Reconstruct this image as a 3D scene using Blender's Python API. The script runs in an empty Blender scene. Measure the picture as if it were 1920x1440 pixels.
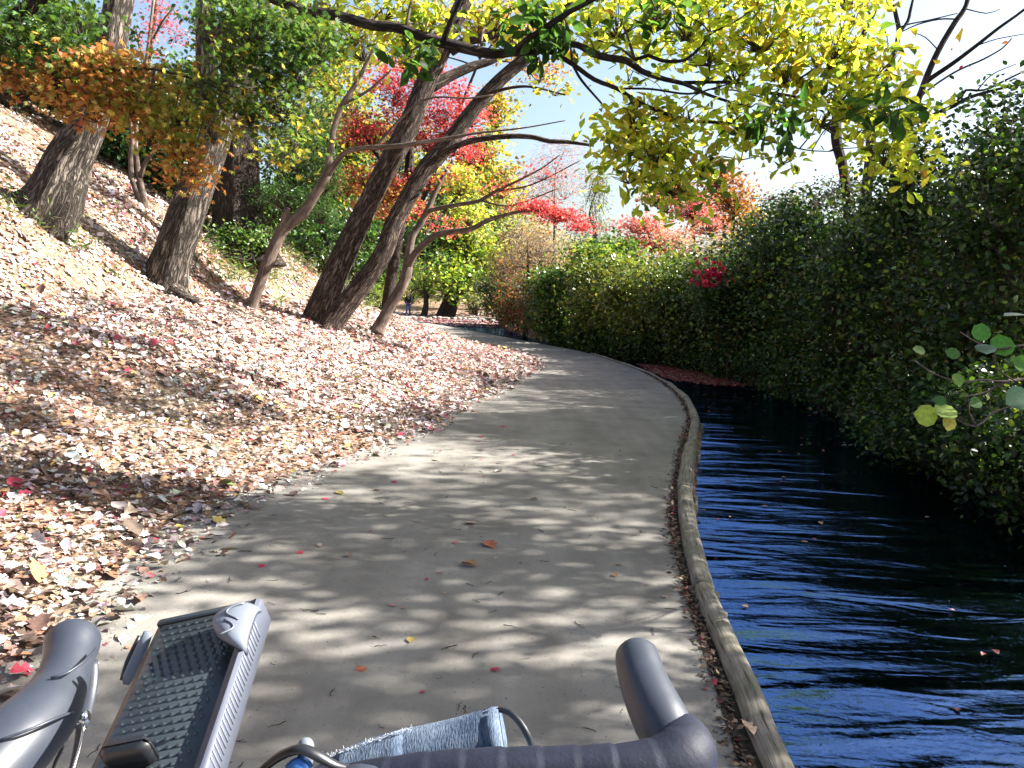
import bpy, math, random
import numpy as np
from mathutils import Vector, Matrix

rng = np.random.default_rng(11)
random.seed(5)
R = math.radians
scene = bpy.context.scene
COL = scene.collection

# ------------------------------------------------------------------ camera
FPX = 1505.0                       # focal length in pixels of the 1920 wide photograph
CAM_H, PITCH, ROLL = 1.5, R(6.0), R(2.3)
CAMP = np.array([0.0, 0.0, CAM_H])
FWD = np.array([0.0, math.cos(PITCH), -math.sin(PITCH)])
R0 = np.array([1.0, 0.0, 0.0]); U0 = np.cross(R0, FWD)
RGT = math.cos(ROLL) * R0 + math.sin(ROLL) * U0
UPV = -math.sin(ROLL) * R0 + math.cos(ROLL) * U0
cam_d = bpy.data.cameras.new("camera"); cam = bpy.data.objects.new("camera", cam_d); COL.objects.link(cam)
cam.matrix_world = Matrix(((RGT[0], UPV[0], -FWD[0], 0), (RGT[1], UPV[1], -FWD[1], 0),
                           (RGT[2], UPV[2], -FWD[2], CAM_H), (0, 0, 0, 1)))
cam_d.sensor_width = 36.0; cam_d.lens = 36.0 * FPX / 1920.0
cam_d.clip_start = 0.02; cam_d.clip_end = 2000
scene.camera = cam

# ------------------------------------------------------------------ light
SUN_AZ, SUN_EL = R(80), R(36)      # azimuth to the right of the viewing direction
w = bpy.data.worlds.new("World"); scene.world = w; w.use_nodes = True
nt = w.node_tree; bg = nt.nodes["Background"]
sky = nt.nodes.new("ShaderNodeTexSky"); sky.sky_type = 'NISHITA'; sky.sun_disc = False
sky.sun_elevation = SUN_EL; sky.sun_rotation = SUN_AZ
sky.air_density = 1.1; sky.dust_density = 3.2; sky.ozone_density = 1.4
nt.links.new(sky.outputs[0], bg.inputs[0]); bg.inputs[1].default_value = 0.058
sd = bpy.data.lights.new("sun", 'SUN'); sd.energy = 5.0; sd.angle = R(0.55); sd.color = (1.0, 0.965, 0.92)
so = bpy.data.objects.new("sun", sd); COL.objects.link(so)
sdir = Vector((math.sin(SUN_AZ) * math.cos(SUN_EL), math.cos(SUN_AZ) * math.cos(SUN_EL), math.sin(SUN_EL)))
so.rotation_euler = sdir.to_track_quat('Z', 'Y').to_euler(); so.location = sdir * 40
scene.view_settings.view_transform = 'Standard'; scene.view_settings.look = 'None'
scene.view_settings.exposure = 2.3; scene.view_settings.gamma = 1.0
scene.cycles.max_bounces = 7; scene.cycles.diffuse_bounces = 3; scene.cycles.glossy_bounces = 3
scene.cycles.transmission_bounces = 4; scene.cycles.transparent_max_bounces = 8
scene.cycles.use_denoising = True

# ------------------------------------------------------------------ helpers
def P(px, py, d):
    """world point on the photograph's ray (px, py) at depth d"""
    return CAMP + d * (FWD + RGT * (px - 960) / FPX + UPV * (720 - py) / FPX)
def G(px, py, z=0.0):
    r = FWD + RGT * (px - 960) / FPX + UPV * (720 - py) / FPX
    return CAMP + r * ((z - CAM_H) / r[2])
def nrm(a): return a / np.maximum(np.linalg.norm(a, axis=-1, keepdims=True), 1e-9)
def wob(p, s, seed=0.0):
    """cheap smooth noise of points (n,3), about -1..1"""
    x, y, z = p[..., 0] * s, p[..., 1] * s, p[..., 2] * s
    return (np.sin(x * 1.7 + 1.3 * np.sin(y * 1.1 + seed) + seed) + np.sin(y * 1.9 + 1.2 * np.sin(z * 1.3 + x * .7) + seed * 2.1)
            + np.sin(z * 1.6 + 1.1 * np.sin(x * .9 + y * .5) + seed * .7)) / 3

class MB:
    """collects polygons; build() links them as ONE mesh object"""
    def __init__(s): s.v = []; s.n = 0; s.li = []; s.ls = []; s.c = []; s.b = []; s.hasb = False
    def add(s, V, F, col=None, bk=None):
        V = np.asarray(V, float).reshape(-1, 3); m = len(V)
        for f in F:
            f = np.asarray(f, int)
            if f.ndim == 1: f = f[None]
            s.li.append((f + s.n).ravel()); s.ls.append(np.full(len(f), f.shape[1]))
        c = np.ones((m, 3)) if col is None else np.broadcast_to(np.asarray(col, float), (m, 3))
        s.c.append(c)
        if bk is None: s.b.append(np.zeros((m, 3)))
        else: s.b.append(bk); s.hasb = True
        s.v.append(V); s.n += m
    def build(s, name, mat, parent=None, smooth=False, **tags):
        me = bpy.data.meshes.new(name)
        V = np.concatenate(s.v); li = np.concatenate(s.li).astype(np.int32); ls = np.concatenate(s.ls)
        q = parent
        while q is not None: V = V - np.array(q.location); q = q.parent
        me.vertices.add(len(V)); me.vertices.foreach_set("co", V.astype(np.float32).ravel())
        me.loops.add(len(li)); me.loops.foreach_set("vertex_index", li)
        me.polygons.add(len(ls)); me.polygons.foreach_set("loop_start", (np.cumsum(ls) - ls).astype(np.int32))
        if smooth: me.polygons.foreach_set("use_smooth", np.ones(len(ls), bool))
        me.update(calc_edges=True)
        a = me.attributes.new("Col", 'FLOAT_COLOR', 'POINT')
        C4 = np.concatenate([np.concatenate(s.c), np.ones((len(V), 1))], 1)
        a.data.foreach_set("color", C4.astype(np.float32).ravel())
        if s.hasb:
            a = me.attributes.new("bk", 'FLOAT_VECTOR', 'POINT')
            a.data.foreach_set("vector", np.concatenate(s.b).astype(np.float32).ravel())
        me.materials.append(mat)
        o = bpy.data.objects.new(name, me); COL.objects.link(o)
        if parent is not None: o.parent = parent
        return tag(o, **tags)
def tag(o, label=None, cat=None, group=None, kind=None):
    if label: o["label"] = label
    if cat: o["category"] = cat
    if group: o["group"] = group
    if kind: o["kind"] = kind
    return o
def thing(name, loc, label, cat, group=None):
    o = bpy.data.objects.new(name, None); COL.objects.link(o); o.location = [float(x) for x in loc]
    o.empty_display_size = 0.1
    return tag(o, label, cat, group)

# ---- curves and tubes
def spline(pts, rad, step):
    pts = np.asarray(pts, float); rad = np.asarray(rad, float)
    if len(pts) == 2: pts = np.vstack([pts[0], (pts[0] + pts[1]) / 2, pts[1]]); rad = np.array([rad[0], (rad[0] + rad[1]) / 2, rad[1]])
    pp = np.vstack([2 * pts[0] - pts[1], pts, 2 * pts[-1] - pts[-2]])
    op, orr = [], []
    for i in range(len(pts) - 1):
        a, b, c, d = pp[i:i + 4]
        n = max(1, int(np.linalg.norm(c - b) / step))
        t = np.linspace(0, 1, n, endpoint=False)[:, None]
        op.append(.5 * ((2 * b) + (c - a) * t + (2 * a - 5 * b + 4 * c - d) * t * t + (3 * b - a - 3 * c + d) * t ** 3))
        orr.append(rad[i] + (rad[i + 1] - rad[i]) * t[:, 0])
    op.append(pts[-1:]); orr.append(rad[-1:])
    return np.vstack(op), np.concatenate(orr)
def tube(mb, pts, rad, seg=8, step=0.1, ridge=0.0, col=None, flare=0.0, caps=True, smooth_pts=True, seed=0.0, sq=1.0, lobes=5):
    p, r = spline(pts, rad, step) if smooth_pts else (np.asarray(pts, float), np.asarray(rad, float))
    n = len(p)
    t = nrm(np.gradient(p, axis=0))
    ref = np.array([0, 0, 1.0]) if abs(t[0][2]) < .85 else np.array([0, 1.0, 0])
    u = np.zeros_like(p); u[0] = nrm(np.cross(t[0], ref))
    for i in range(1, n):
        q = u[i - 1] - t[i] * np.dot(u[i - 1], t[i]); u[i] = q / max(np.linalg.norm(q), 1e-9)
    v = np.cross(t, u)
    L = np.concatenate([[0], np.cumsum(np.linalg.norm(np.diff(p, axis=0), axis=1))])
    a = np.arange(seg) * 2 * math.pi / seg
    ca, sa = np.cos(a), np.sin(a)
    rr = np.repeat(r[:, None], seg, 1)
    if ridge:
        q = np.stack([np.broadcast_to(ca * 3, (n, seg)), np.broadcast_to(sa * 3, (n, seg)), np.broadcast_to(L[:, None] * 1.1, (n, seg))], -1)
        rr = rr * (1 + ridge * wob(q, 1.0, seed) + ridge * .6 * wob(q * np.array([3.3, 3.3, 1.5]), 1.0, seed + 4))
    if flare:
        fl = np.exp(-L / (r[0] * 1.5))[:, None]
        rr = rr * (1 + flare * fl * (0.5 + 0.8 * np.clip(np.cos(lobes * a + seed)[None] + .4 * np.sin(2 * a + seed)[None], -0.5, 1)))
    V = p[:, None] + rr[..., None] * (ca[None, :, None] * u[:, None] + sq * sa[None, :, None] * v[:, None])
    i, j = np.meshgrid(np.arange(n - 1), np.arange(seg), indexing='ij')
    j2 = (j + 1) % seg
    F = np.stack([i * seg + j, i * seg + j2, (i + 1) * seg + j2, (i + 1) * seg + j], -1).reshape(-1, 4)
    bk = np.stack([ca[None] * r[:, None], sa[None] * r[:, None], np.broadcast_to(L[:, None] + seed, (n, seg))], -1).reshape(-1, 3)
    fs = [F]
    if caps: fs += [np.arange(seg)[::-1], (n - 1) * seg + np.arange(seg)]
    mb.add(V.reshape(-1, 3), fs, col, bk)
    return p, r
def sticks(mb, A, B, ra, rb, k=3, col=None):
    A = np.asarray(A, float); B = np.asarray(B, float); n = len(A)
    if n == 0: return
    t = nrm(B - A); ref = np.where(np.abs(t[:, 2:3]) < .9, [[0, 0, 1.0]], [[1.0, 0, 0]])
    u = nrm(np.cross(t, ref)); v = np.cross(t, u)
    ra = np.broadcast_to(np.asarray(ra, float), (n,)); rb = np.broadcast_to(np.asarray(rb, float), (n,))
    a = np.arange(k) * 2 * math.pi / k
    d = np.cos(a)[None, :, None] * u[:, None] + np.sin(a)[None, :, None] * v[:, None]
    V = np.concatenate([A[:, None] + d * ra[:, None, None], B[:, None] + d * rb[:, None, None]], 1)
    base = np.arange(n)[:, None] * 2 * k
    F = np.concatenate([np.stack([base[:, 0] + j, base[:, 0] + (j + 1) % k, base[:, 0] + k + (j + 1) % k, base[:, 0] + k + j], -1) for j in range(k)])
    bk = V.copy().reshape(-1, 3) * np.array([1, 1, .3])
    mb.add(V.reshape(-1, 3), [F], col, bk)

# ---- leaves
def fan(pts, z=None):
    V = np.array([(x, y, 0) for x, y in pts], float)
    if z is not None: V[:, 2] = z
    return V
def lobed(n, depth, w=1.0):
    pts = [(0.0, 0.0)]
    for i in range(n):
        ang = R(-125 + 250 * i / (n - 1)); l = 0.62 - .22 * abs(i - (n - 1) / 2) / ((n - 1) / 2)
        pts.append((math.sin(ang) * l * w, .38 + math.cos(ang) * l))
        if i < n - 1:
            a2 = R(-125 + 250 * (i + .5) / (n - 1)); pts.append((math.sin(a2) * depth * w, .38 + math.cos(a2) * depth))
    return pts[:1] + pts[1:][::-1]
SH = {}
SH['diamond'] = (fan([(0, 0), (.27, .5), (0, 1), (-.27, .5)]), [[0, 1, 2, 3]])
SH['slim'] = (fan([(0, 0), (.09, .35), (0, 1), (-.09, .35)]), [[0, 1, 2, 3]])
SH['oval'] = (fan([(0, 0), (.27, .25), (.3, .6), (0, 1), (-.3, .6), (-.27, .25)], [0, .07, .06, -.1, .06, .07]), [[0, 1, 2, 3], [0, 3, 4, 5]])
SH['round'] = (fan([(0, 0), (.3, .12), (.45, .4), (.36, .75), (0, 1), (-.36, .75), (-.45, .4), (-.3, .12)], [0, .03, .06, .05, -.06, .05, .06, .03]), [[0, 1, 2, 3, 4], [0, 4, 5, 6, 7]])
SH['oak'] = (fan([(0, 0), (.05, .16), (.15, .4), (.23, .63), (.15, .86), (0, 1), (-.15, .86), (-.23, .63), (-.15, .4), (-.05, .16)],
                 [0, .01, .05, .07, .02, -.12, .02, .07, .05, .01]), [[0, 1, 2, 3, 4, 5], [0, 5, 6, 7, 8, 9]])
SH['curl'] = (fan([(0, 0), (.25, .2), (.36, .5), (.2, .8), (0, 1), (-.22, .78), (-.36, .5), (-.24, .2)], [0, .16, .22, .14, .1, .1, .2, .12]), [[0, 1, 2, 3, 4], [0, 4, 5, 6, 7]])
SH['ragged'] = (fan([(0, 0), (.2, .12), (.38, .34), (.24, .45), (.4, .66), (.18, .74), (0, 1), (-.17, .75), (-.38, .62), (-.25, .43), (-.36, .3), (-.2, .1)],
                    [0, .08, .2, .06, .12, .02, -.08, .05, .16, .05, .2, .1]), [[0, 1, 2, 3, 4, 5, 6], [0, 6, 7, 8, 9, 10, 11]])
_m = lobed(7, .2); SH['maple'] = (fan(_m, [0] + [(-.07 if k % 2 == 0 else .03) for k in range(len(_m) - 1)]), [list(range(len(_m)))])
_m = lobed(5, .2); SH['star'] = (fan(_m), [list(range(len(_m)))])
def leaves(mb, C, N, T, S, col, shape):
    V0, F0 = SH[shape]; n = len(C)
    if n == 0: return
    N = nrm(N); T = nrm(T - N * np.sum(T * N, 1, keepdims=True)); B = np.cross(T, N)
    S = np.broadcast_to(np.asarray(S, float), (n,))
    curl = rng.uniform(.3, 1.5, n)
    V = C[:, None] + S[:, None, None] * (V0[None, :, :1] * B[:, None] + (V0[None, :, 1:2]) * T[:, None] + V0[None, :, 2:] * curl[:, None, None] * N[:, None])
    k = len(V0); base = np.arange(n)[:, None] * k
    mb.add(V.reshape(-1, 3), [base + np.array(f)[None] for f in F0], np.repeat(col, k, 0))
def pick(pal, n, jit=.18):
    """n colours out of a palette [(rgb, weight)]"""
    cs = np.array([c for c, _ in pal], float); ws = np.array([x for _, x in pal], float); ws /= ws.sum()
    c = cs[rng.choice(len(cs), n, p=ws)]
    return np.clip(c * (1 + rng.normal(0, jit, (n, 1))) * (1 + rng.normal(0, jit * .35, (n, 3))), .004, .9)
def ball(n, pw=.45):
    d = nrm(rng.normal(size=(n, 3))); return d * rng.random((n, 1)) ** pw
UP = np.array([0, 0, 1.0])
def crown(lb, tb, c, rad, ncl, per, size, pal, shape='diamond', flat=.6, tilt=.9, spread=None, twig=.006, hub=None, pw=.45, droop=.35, mixin=.5):
    """leaf clumps through the volume of an ellipsoid, each on a twig that reaches back towards hub"""
    c = np.asarray(c, float); rad = np.broadcast_to(np.asarray(rad, float), (3,))
    cc = c + ball(ncl, pw) * rad
    if isinstance(hub, str): hub = cc + nrm(rng.normal(0, 1, cc.shape) - UP * 1.2) * rad * rng.uniform(.3, .7, (ncl, 1))
    else: hub = c - UP * rad[2] * .8 if hub is None else np.asarray(hub, float)
    sp = spread or size * 1.6
    if tb is not None and twig > 0:
        mid = cc * .55 + hub * .45 + rng.normal(0, 1, cc.shape) * rad * .08
        sticks(tb, np.broadcast_to(hub, cc.shape), mid, twig * 1.5, twig * .9); sticks(tb, mid, cc, twig * .9, twig * .4)
    base = pick(pal, ncl, .12)
    C = np.repeat(cc, per, 0); n = len(C)
    C = C + rng.normal(0, 1, (n, 3)) * sp * np.array([1, 1, flat])
    N = nrm(rng.normal(0, 1, (n, 3)) * tilt + UP)
    T = nrm(rng.normal(0, 1, (n, 3)) * np.array([1, 1, .5]) - UP * droop)
    col = np.where(rng.random((n, 1)) < mixin, np.repeat(base, per, 0) * (1 + rng.normal(0, .12, (n, 1))), pick(pal, n))
    leaves(lb, C, N, T, size * rng.uniform(.65, 1.2, n), np.clip(col, .004, .9), shape)

# ------------------------------------------------------------------ materials
def mat(name):
    m = bpy.data.materials.new(name); m.use_nodes = True
    return m, m.node_tree.nodes, m.node_tree.links, m.node_tree.nodes["Principled BSDF"]
def node(N, typ, **kw):
    n = N.new(typ)
    for k, v in kw.items():
        if k in ('operation', 'blend_type', 'data_type', 'attribute_name', 'feature', 'noise_dimensions', 'wave_type', 'bands_direction', 'distance', 'vector_type', 'attribute_type'): setattr(n, k, v)
    return n
def noise(N, L, vec, scale, detail=4, rough=.6, dist=0.0):
    t = N.new('ShaderNodeTexNoise'); t.inputs['Scale'].default_value = scale; t.inputs['Detail'].default_value = detail
    t.inputs['Roughness'].default_value = rough; t.inputs['Distortion'].default_value = dist
    if vec is not None: L.new(vec, t.inputs['Vector'])
    return t.outputs['Fac']
def ramp(N, L, fac, stops):
    r = N.new('ShaderNodeValToRGB'); e = r.color_ramp.elements
    while len(e) < len(stops): e.new(.5)
    for k, (p, c) in enumerate(stops): e[k].position = p; e[k].color = (*c, 1)
    L.new(fac, r.inputs[0]); return r.outputs[0]
def mapv(N, L, vec, scale=(1, 1, 1), rot=(0, 0, 0)):
    m = N.new('ShaderNodeMapping'); m.inputs['Scale'].default_value = scale; m.inputs['Rotation'].default_value = rot
    L.new(vec, m.inputs['Vector']); return m.outputs[0]
def bump(N, L, h, strength, dist, normal=None):
    b = N.new('ShaderNodeBump'); b.inputs['Strength'].default_value = strength; b.inputs['Distance'].default_value = dist
    L.new(h, b.inputs['Height'])
    if normal is not None: L.new(normal, b.inputs['Normal'])
    return b.outputs[0]
def mixc(N, L, fac, a, b, mode='MIX'):
    m = N.new('ShaderNodeMix'); m.data_type = 'RGBA'; m.blend_type = mode
    for s, v in ((m.inputs[0], fac), (m.inputs[6], a), (m.inputs[7], b)):
        if hasattr(v, 'is_output'): L.new(v, s)
        elif isinstance(v, (int, float)): s.default_value = v
        else: s.default_value = (*v, 1)
    return m.outputs[2]
def math_(N, L, op, a, b=None):
    m = N.new('ShaderNodeMath'); m.operation = op
    for s, v in ((m.inputs[0], a), (m.inputs[1], b)):
        if v is None: continue
        if hasattr(v, 'is_output'): L.new(v, s)
        else: s.default_value = v
    return m.outputs[0]
def leaf_mat(name, transl=.45, rough=.45, spec=.4, tint=(1.25, 1.1, .55)):
    m, N, L, b = mat(name)
    at = N.new('ShaderNodeAttribute'); at.attribute_name = 'Col'
    geo = N.new('ShaderNodeNewGeometry')
    f = noise(N, L, geo.outputs['Position'], 60, 2)
    c = mixc(N, L, 1.0, at.outputs['Color'], ramp(N, L, f, [(.3, (.72, .72, .72)), (.7, (1.2, 1.2, 1.2))]), 'MULTIPLY')
    L.new(c, b.inputs['Base Color']); b.inputs['Roughness'].default_value = rough
    b.inputs['Specular IOR Level'].default_value = spec
    t = N.new('ShaderNodeBsdfTranslucent'); L.new(mixc(N, L, 1.0, c, tint, 'MULTIPLY'), t.inputs['Color'])
    ms = N.new('ShaderNodeMixShader'); ms.inputs[0].default_value = transl
    L.new(b.outputs[0], ms.inputs[1]); L.new(t.outputs[0], ms.inputs[2])
    L.new(ms.outputs[0], N["Material Output"].inputs[0]); return m
def bark_mat(name, dark, light, sc=26, strength=.9, dist=.02, moss=None):
    m, N, L, b = mat(name)
    at = N.new('ShaderNodeAttribute'); at.attribute_name = 'bk'
    v = mapv(N, L, at.outputs['Vector'], (sc, sc, sc * .16))
    n1 = noise(N, L, v, 1.0, 5, .62, .6)
    n1b = math_(N, L, 'ABSOLUTE', math_(N, L, 'SUBTRACT', n1, .5))
    rid = ramp(N, L, n1b, [(0.0, (0, 0, 0)), (.05, (.25,) * 3), (.11, (.8,) * 3), (.3, (1,) * 3)])
    n2 = noise(N, L, at.outputs['Vector'], 5, 4)
    col = mixc(N, L, rid, dark, light)
    col = mixc(N, L, 1.0, col, ramp(N, L, n2, [(.3, (.62, .6, .58)), (.7, (1.18, 1.15, 1.1))]), 'MULTIPLY')
    if moss: col = mixc(N, L, ramp(N, L, noise(N, L, at.outputs['Vector'], 2.2, 3), [(.52, (0, 0, 0)), (.66, (.7,) * 3)]), col, moss)
    L.new(col, b.inputs['Base Color']); b.inputs['Roughness'].default_value = .88; b.inputs['Specular IOR Level'].default_value = .2
    h = math_(N, L, 'ADD', rid, math_(N, L, 'MULTIPLY', noise(N, L, v, 4, 3), .35))
    L.new(bump(N, L, h, strength, dist), b.inputs['Normal']); return m
def plain_mat(name, color, rough=.6, spec=.4, metal=0.0, nscale=40, var=.25, bmp=.15, bd=.002, attr=False):
    m, N, L, b = mat(name)
    tc = N.new('ShaderNodeTexCoord')
    f = noise(N, L, tc.outputs['Object'], nscale, 4)
    lo = [max(0, 1 - var)] * 3; hi = [1 + var] * 3
    if attr:
        at = N.new('ShaderNodeAttribute'); at.attribute_name = 'Col'; base = at.outputs['Color']
    else: base = color
    L.new(mixc(N, L, 1.0, base, ramp(N, L, f, [(.25, lo), (.75, hi)]), 'MULTIPLY'), b.inputs['Base Color'])
    b.inputs['Roughness'].default_value = rough; b.inputs['Specular IOR Level'].default_value = spec; b.inputs['Metallic'].default_value = metal
    if bmp: L.new(bump(N, L, noise(N, L, tc.outputs['Object'], nscale * 4, 3), bmp, bd), b.inputs['Normal'])
    return m

M = {}
M['leaf'] = leaf_mat('leaf_foliage', .5, .5, .3)
M['oakleaf'] = leaf_mat('oak_leaf_foliage', .74, .42, .4, (1.35, 1.3, .6))
M['glossleaf'] = leaf_mat('glossy_evergreen_foliage', .35, .36, .45, (1.2, 1.25, .45))
M['mapleleaf'] = leaf_mat('maple_foliage', .5, .55, .25, (1.25, 1.05, .7))
M['litter'] = leaf_mat('dry_leaf', .12, .6, .25, (1, .9, .7))
M['bark'] = bark_mat('furrowed_bark', (.02, .014, .01), (.27, .235, .20), 19, 1.0, .05)
M['barkred'] = bark_mat('reddish_bark', (.022, .012, .009), (.24, .185, .15), 21, 1.0, .045)
M['smoothbark'] = bark_mat('smooth_bark', (.09, .065, .052), (.20, .155, .13), 14, .3, .006)
M['darkbark'] = bark_mat('dark_bark', (.018, .013, .011), (.085, .065, .052), 24, .9, .02)
M['twig'] = bark_mat('twig_bark', (.05, .035, .028), (.13, .10, .08), 30, .3, .003)
M['paletwig'] = bark_mat('pale_twig_bark', (.16, .13, .11), (.36, .31, .27), 30, .3, .003)
# ground: soil with old trodden leaves
m, N, L, b = mat('soil_and_leaf_mould'); M['ground'] = m
geo = N.new('ShaderNodeNewGeometry')
vo = N.new('ShaderNodeTexVoronoi'); vo.inputs['Scale'].default_value = 22
L.new(mapv(N, L, geo.outputs['Position'], (1, 1, .6)), vo.inputs['Vector'])
sep = N.new('ShaderNodeSeparateColor'); L.new(vo.outputs['Color'], sep.inputs[0])
c1 = ramp(N, L, sep.outputs[0], [(0, (.07, .04, .025)), (.25, (.16, .09, .055)), (.5, (.26, .17, .12)), (.72, (.22, .10, .06)), (1, (.34, .25, .19))])
c2 = ramp(N, L, noise(N, L, geo.outputs['Position'], 9, 6), [(.3, (.13, .095, .06)), (.7, (.30, .235, .165))])
f = ramp(N, L, noise(N, L, geo.outputs['Position'], .9, 4), [(.46, (0, 0, 0)), (.6, (1, 1, 1))])
L.new(mixc(N, L, f, c1, c2), b.inputs['Base Color']); b.inputs['Roughness'].default_value = .95; b.inputs['Specular IOR Level'].default_value = .1
h = math_(N, L, 'ADD', noise(N, L, geo.outputs['Position'], 14, 5), math_(N, L, 'MULTIPLY', vo.outputs['Distance'], 1.0))
L.new(bump(N, L, h, .8, .04), b.inputs['Normal'])
# path: pale sandy concrete
m, N, L, b = mat('sandy_path_paving'); M['path'] = m
geo = N.new('ShaderNodeNewGeometry'); p_ = geo.outputs['Position']
c1 = ramp(N, L, noise(N, L, p_, 1.6, 5), [(.32, (.18, .167, .146)), (.5, (.232, .217, .19)), (.68, (.27, .253, .224))])
grain = noise(N, L, p_, 420, 2)
c1 = mixc(N, L, 1.0, c1, ramp(N, L, grain, [(.25, (.62, .62, .62)), (.55, (1, 1, 1)), (.8, (1.25, 1.24, 1.2))]), 'MULTIPLY')
spk = ramp(N, L, noise(N, L, p_, 62, 3, .5), [(.30, (1, 1, 1)), (.345, (0, 0, 0))])
c1 = mixc(N, L, spk, c1, (.10, .085, .07))
st = ramp(N, L, noise(N, L, mapv(N, L, p_, (5, .5, 1)), 1.0, 5), [(.3, (.84, .83, .82)), (.65, (1.05, 1.05, 1.05))])
c1 = mixc(N, L, 1.0, c1, st, 'MULTIPLY')
L.new(c1, b.inputs['Base Color']); b.inputs['Roughness'].default_value = .9; b.inputs['Specular IOR Level'].default_value = .15
hh = math_(N, L, 'ADD', grain, math_(N, L, 'MULTIPLY', noise(N, L, p_, 30, 4), 1.2))
L.new(bump(N, L, hh, .5, .006), b.inputs['Normal'])
# water
m, N, L, b = mat('stream_water'); M['water'] = m
geo = N.new('ShaderNodeNewGeometry'); p_ = geo.outputs['Position']
h0 = noise(N, L, mapv(N, L, p_, (.42, 2.0, 1), (0, 0, R(10))), 1.0, 1, .4, .5)
h1 = noise(N, L, mapv(N, L, p_, (1.5, 5.2, 1), (0, 0, R(7))), 1.0, 2, .45, .6)
h2 = noise(N, L, mapv(N, L, p_, (14, 30, 1), (0, 0, R(-10))), 1.0, 3, .6, .8)
h = math_(N, L, 'ADD', math_(N, L, 'MULTIPLY', h0, 1.0), math_(N, L, 'ADD', math_(N, L, 'MULTIPLY', h1, .42), math_(N, L, 'MULTIPLY', h2, .035)))
sy = N.new('ShaderNodeSeparateXYZ'); L.new(p_, sy.inputs[0])
calm = N.new('ShaderNodeMapRange'); L.new(sy.outputs[1], calm.inputs[0])
for q_, v_ in ((1, 8.0), (2, 19.0), (3, 1.0), (4, .12)): calm.inputs[q_].default_value = v_
nb = bump(N, L, math_(N, L, 'MULTIPLY', h, calm.outputs[0]), 1.0, .1)
fr = N.new('ShaderNodeFresnel'); fr.inputs['IOR'].default_value = 3.3; L.new(nb, fr.inputs['Normal'])
gl = N.new('ShaderNodeBsdfGlossy'); gl.inputs['Roughness'].default_value = .02; gl.inputs['Color'].default_value = (.25, .47, 1, 1); L.new(nb, gl.inputs['Normal'])  # blue put into the gloss colour to deepen the reflected sky
tr = N.new('ShaderNodeBsdfTransparent'); tr.inputs['Color'].default_value = (.30, .29, .19, 1)
ms = N.new('ShaderNodeMixShader'); L.new(fr.outputs[0], ms.inputs[0]); L.new(tr.outputs[0], ms.inputs[1]); L.new(gl.outputs[0], ms.inputs[2])
L.new(ms.outputs[0], N['Material Output'].inputs[0])
# weathered log
m, N, L, b = mat('weathered_log_wood'); M['log'] = m
at = N.new('ShaderNodeAttribute'); at.attribute_name = 'bk'
g1 = noise(N, L, mapv(N, L, at.outputs['Vector'], (60, 60, 4)), 1.0, 4, .6, .5)
g2 = noise(N, L, at.outputs['Vector'], 6, 4)
c1 = ramp(N, L, g1, [(.34, (.05, .042, .034)), (.42, (.17, .15, .12)), (.58, (.235, .21, .17)), (.75, (.33, .30, .25))])
c1 = mixc(N, L, ramp(N, L, g2, [(.45, (0, 0, 0)), (.7, (.8,) * 3)]), c1, (.12, .115, .07))
L.new(c1, b.inputs['Base Color']); b.inputs['Roughness'].default_value = .85; b.inputs['Specular IOR Level'].default_value = .2
L.new(bump(N, L, g1, .7, .008), b.inputs['Normal'])
M['gutter'] = plain_mat('dark_gutter_soil', (.03, .024, .018), .95, .1, 0, 30, .6, .8, .02)
M['stone'] = plain_mat('pale_stone', (.34, .29, .24), .85, .2, 0, 9, .5, .5, .02)
M['skin'] = plain_mat('skin', (.45, .28, .2), .6)
M['flower'] = leaf_mat('camellia_petal', .3, .5, .3, (1.1, .9, .9))

# ------------------------------------------------------------------ terrain
def dens(pl, step=.4):
    p, _ = spline(np.array([(x, y, 0) for x, y in pl], float), np.ones(len(pl)), step); return p[:, :2]
LEFT = dens([(-1.9, -14), (-1.75, 0), (-1.67, 3.06), (-1.74, 4.04), (-1.86, 4.97), (-1.69, 5.76), (-1.43, 6.74), (-1.03, 7.82), (-.68, 10.1), (-.17, 12.96),
             (.43, 16.55), (.78, 19.1), (.56, 22.3), (-.39, 25.5), (-1.91, 30.7), (-4.22, 38.7), (-6.8, 48.9), (-8.6, 53), (-9.7, 57), (-9.4, 60.5), (-7.5, 63), (-4, 64), (4, 64.5), (16, 64)])
LOGPX = [(.75, -14), (.85, 0), (.9, 2.5), (.95, 2.93), (1.0, 3.51), (1.08, 4.28), (1.22, 5.34), (1.45, 6.46), (1.85, 8.15), (2.38, 10.25), (2.7, 11.9), (2.95, 14.06), (3.05, 17.1),
         (2.85, 20), (2.2, 24.5), (1.06, 28.1), (-.52, 32.9), (-2.74, 39.7), (-5.47, 47.3), (-7.1, 52), (-7.9, 56), (-7.9, 58.2), (-7.0, 59.2), (-5, 59.5), (-1.5, 59.6), (6, 59.5), (16, 59)]
RIGHT = dens(LOGPX)
BANK = dens([(4.5, -14), (4.45, 6.8), (5.18, 10.4), (5.3, 17.2), (4.6, 21.6), (3.75, 23.5), (3.2, 25.5), (2.2, 29), (1.0, 33), (.2, 38), (-.6, 45), (-1.0, 52), (-1.2, 58), (-1.2, 59.5)])
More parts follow.
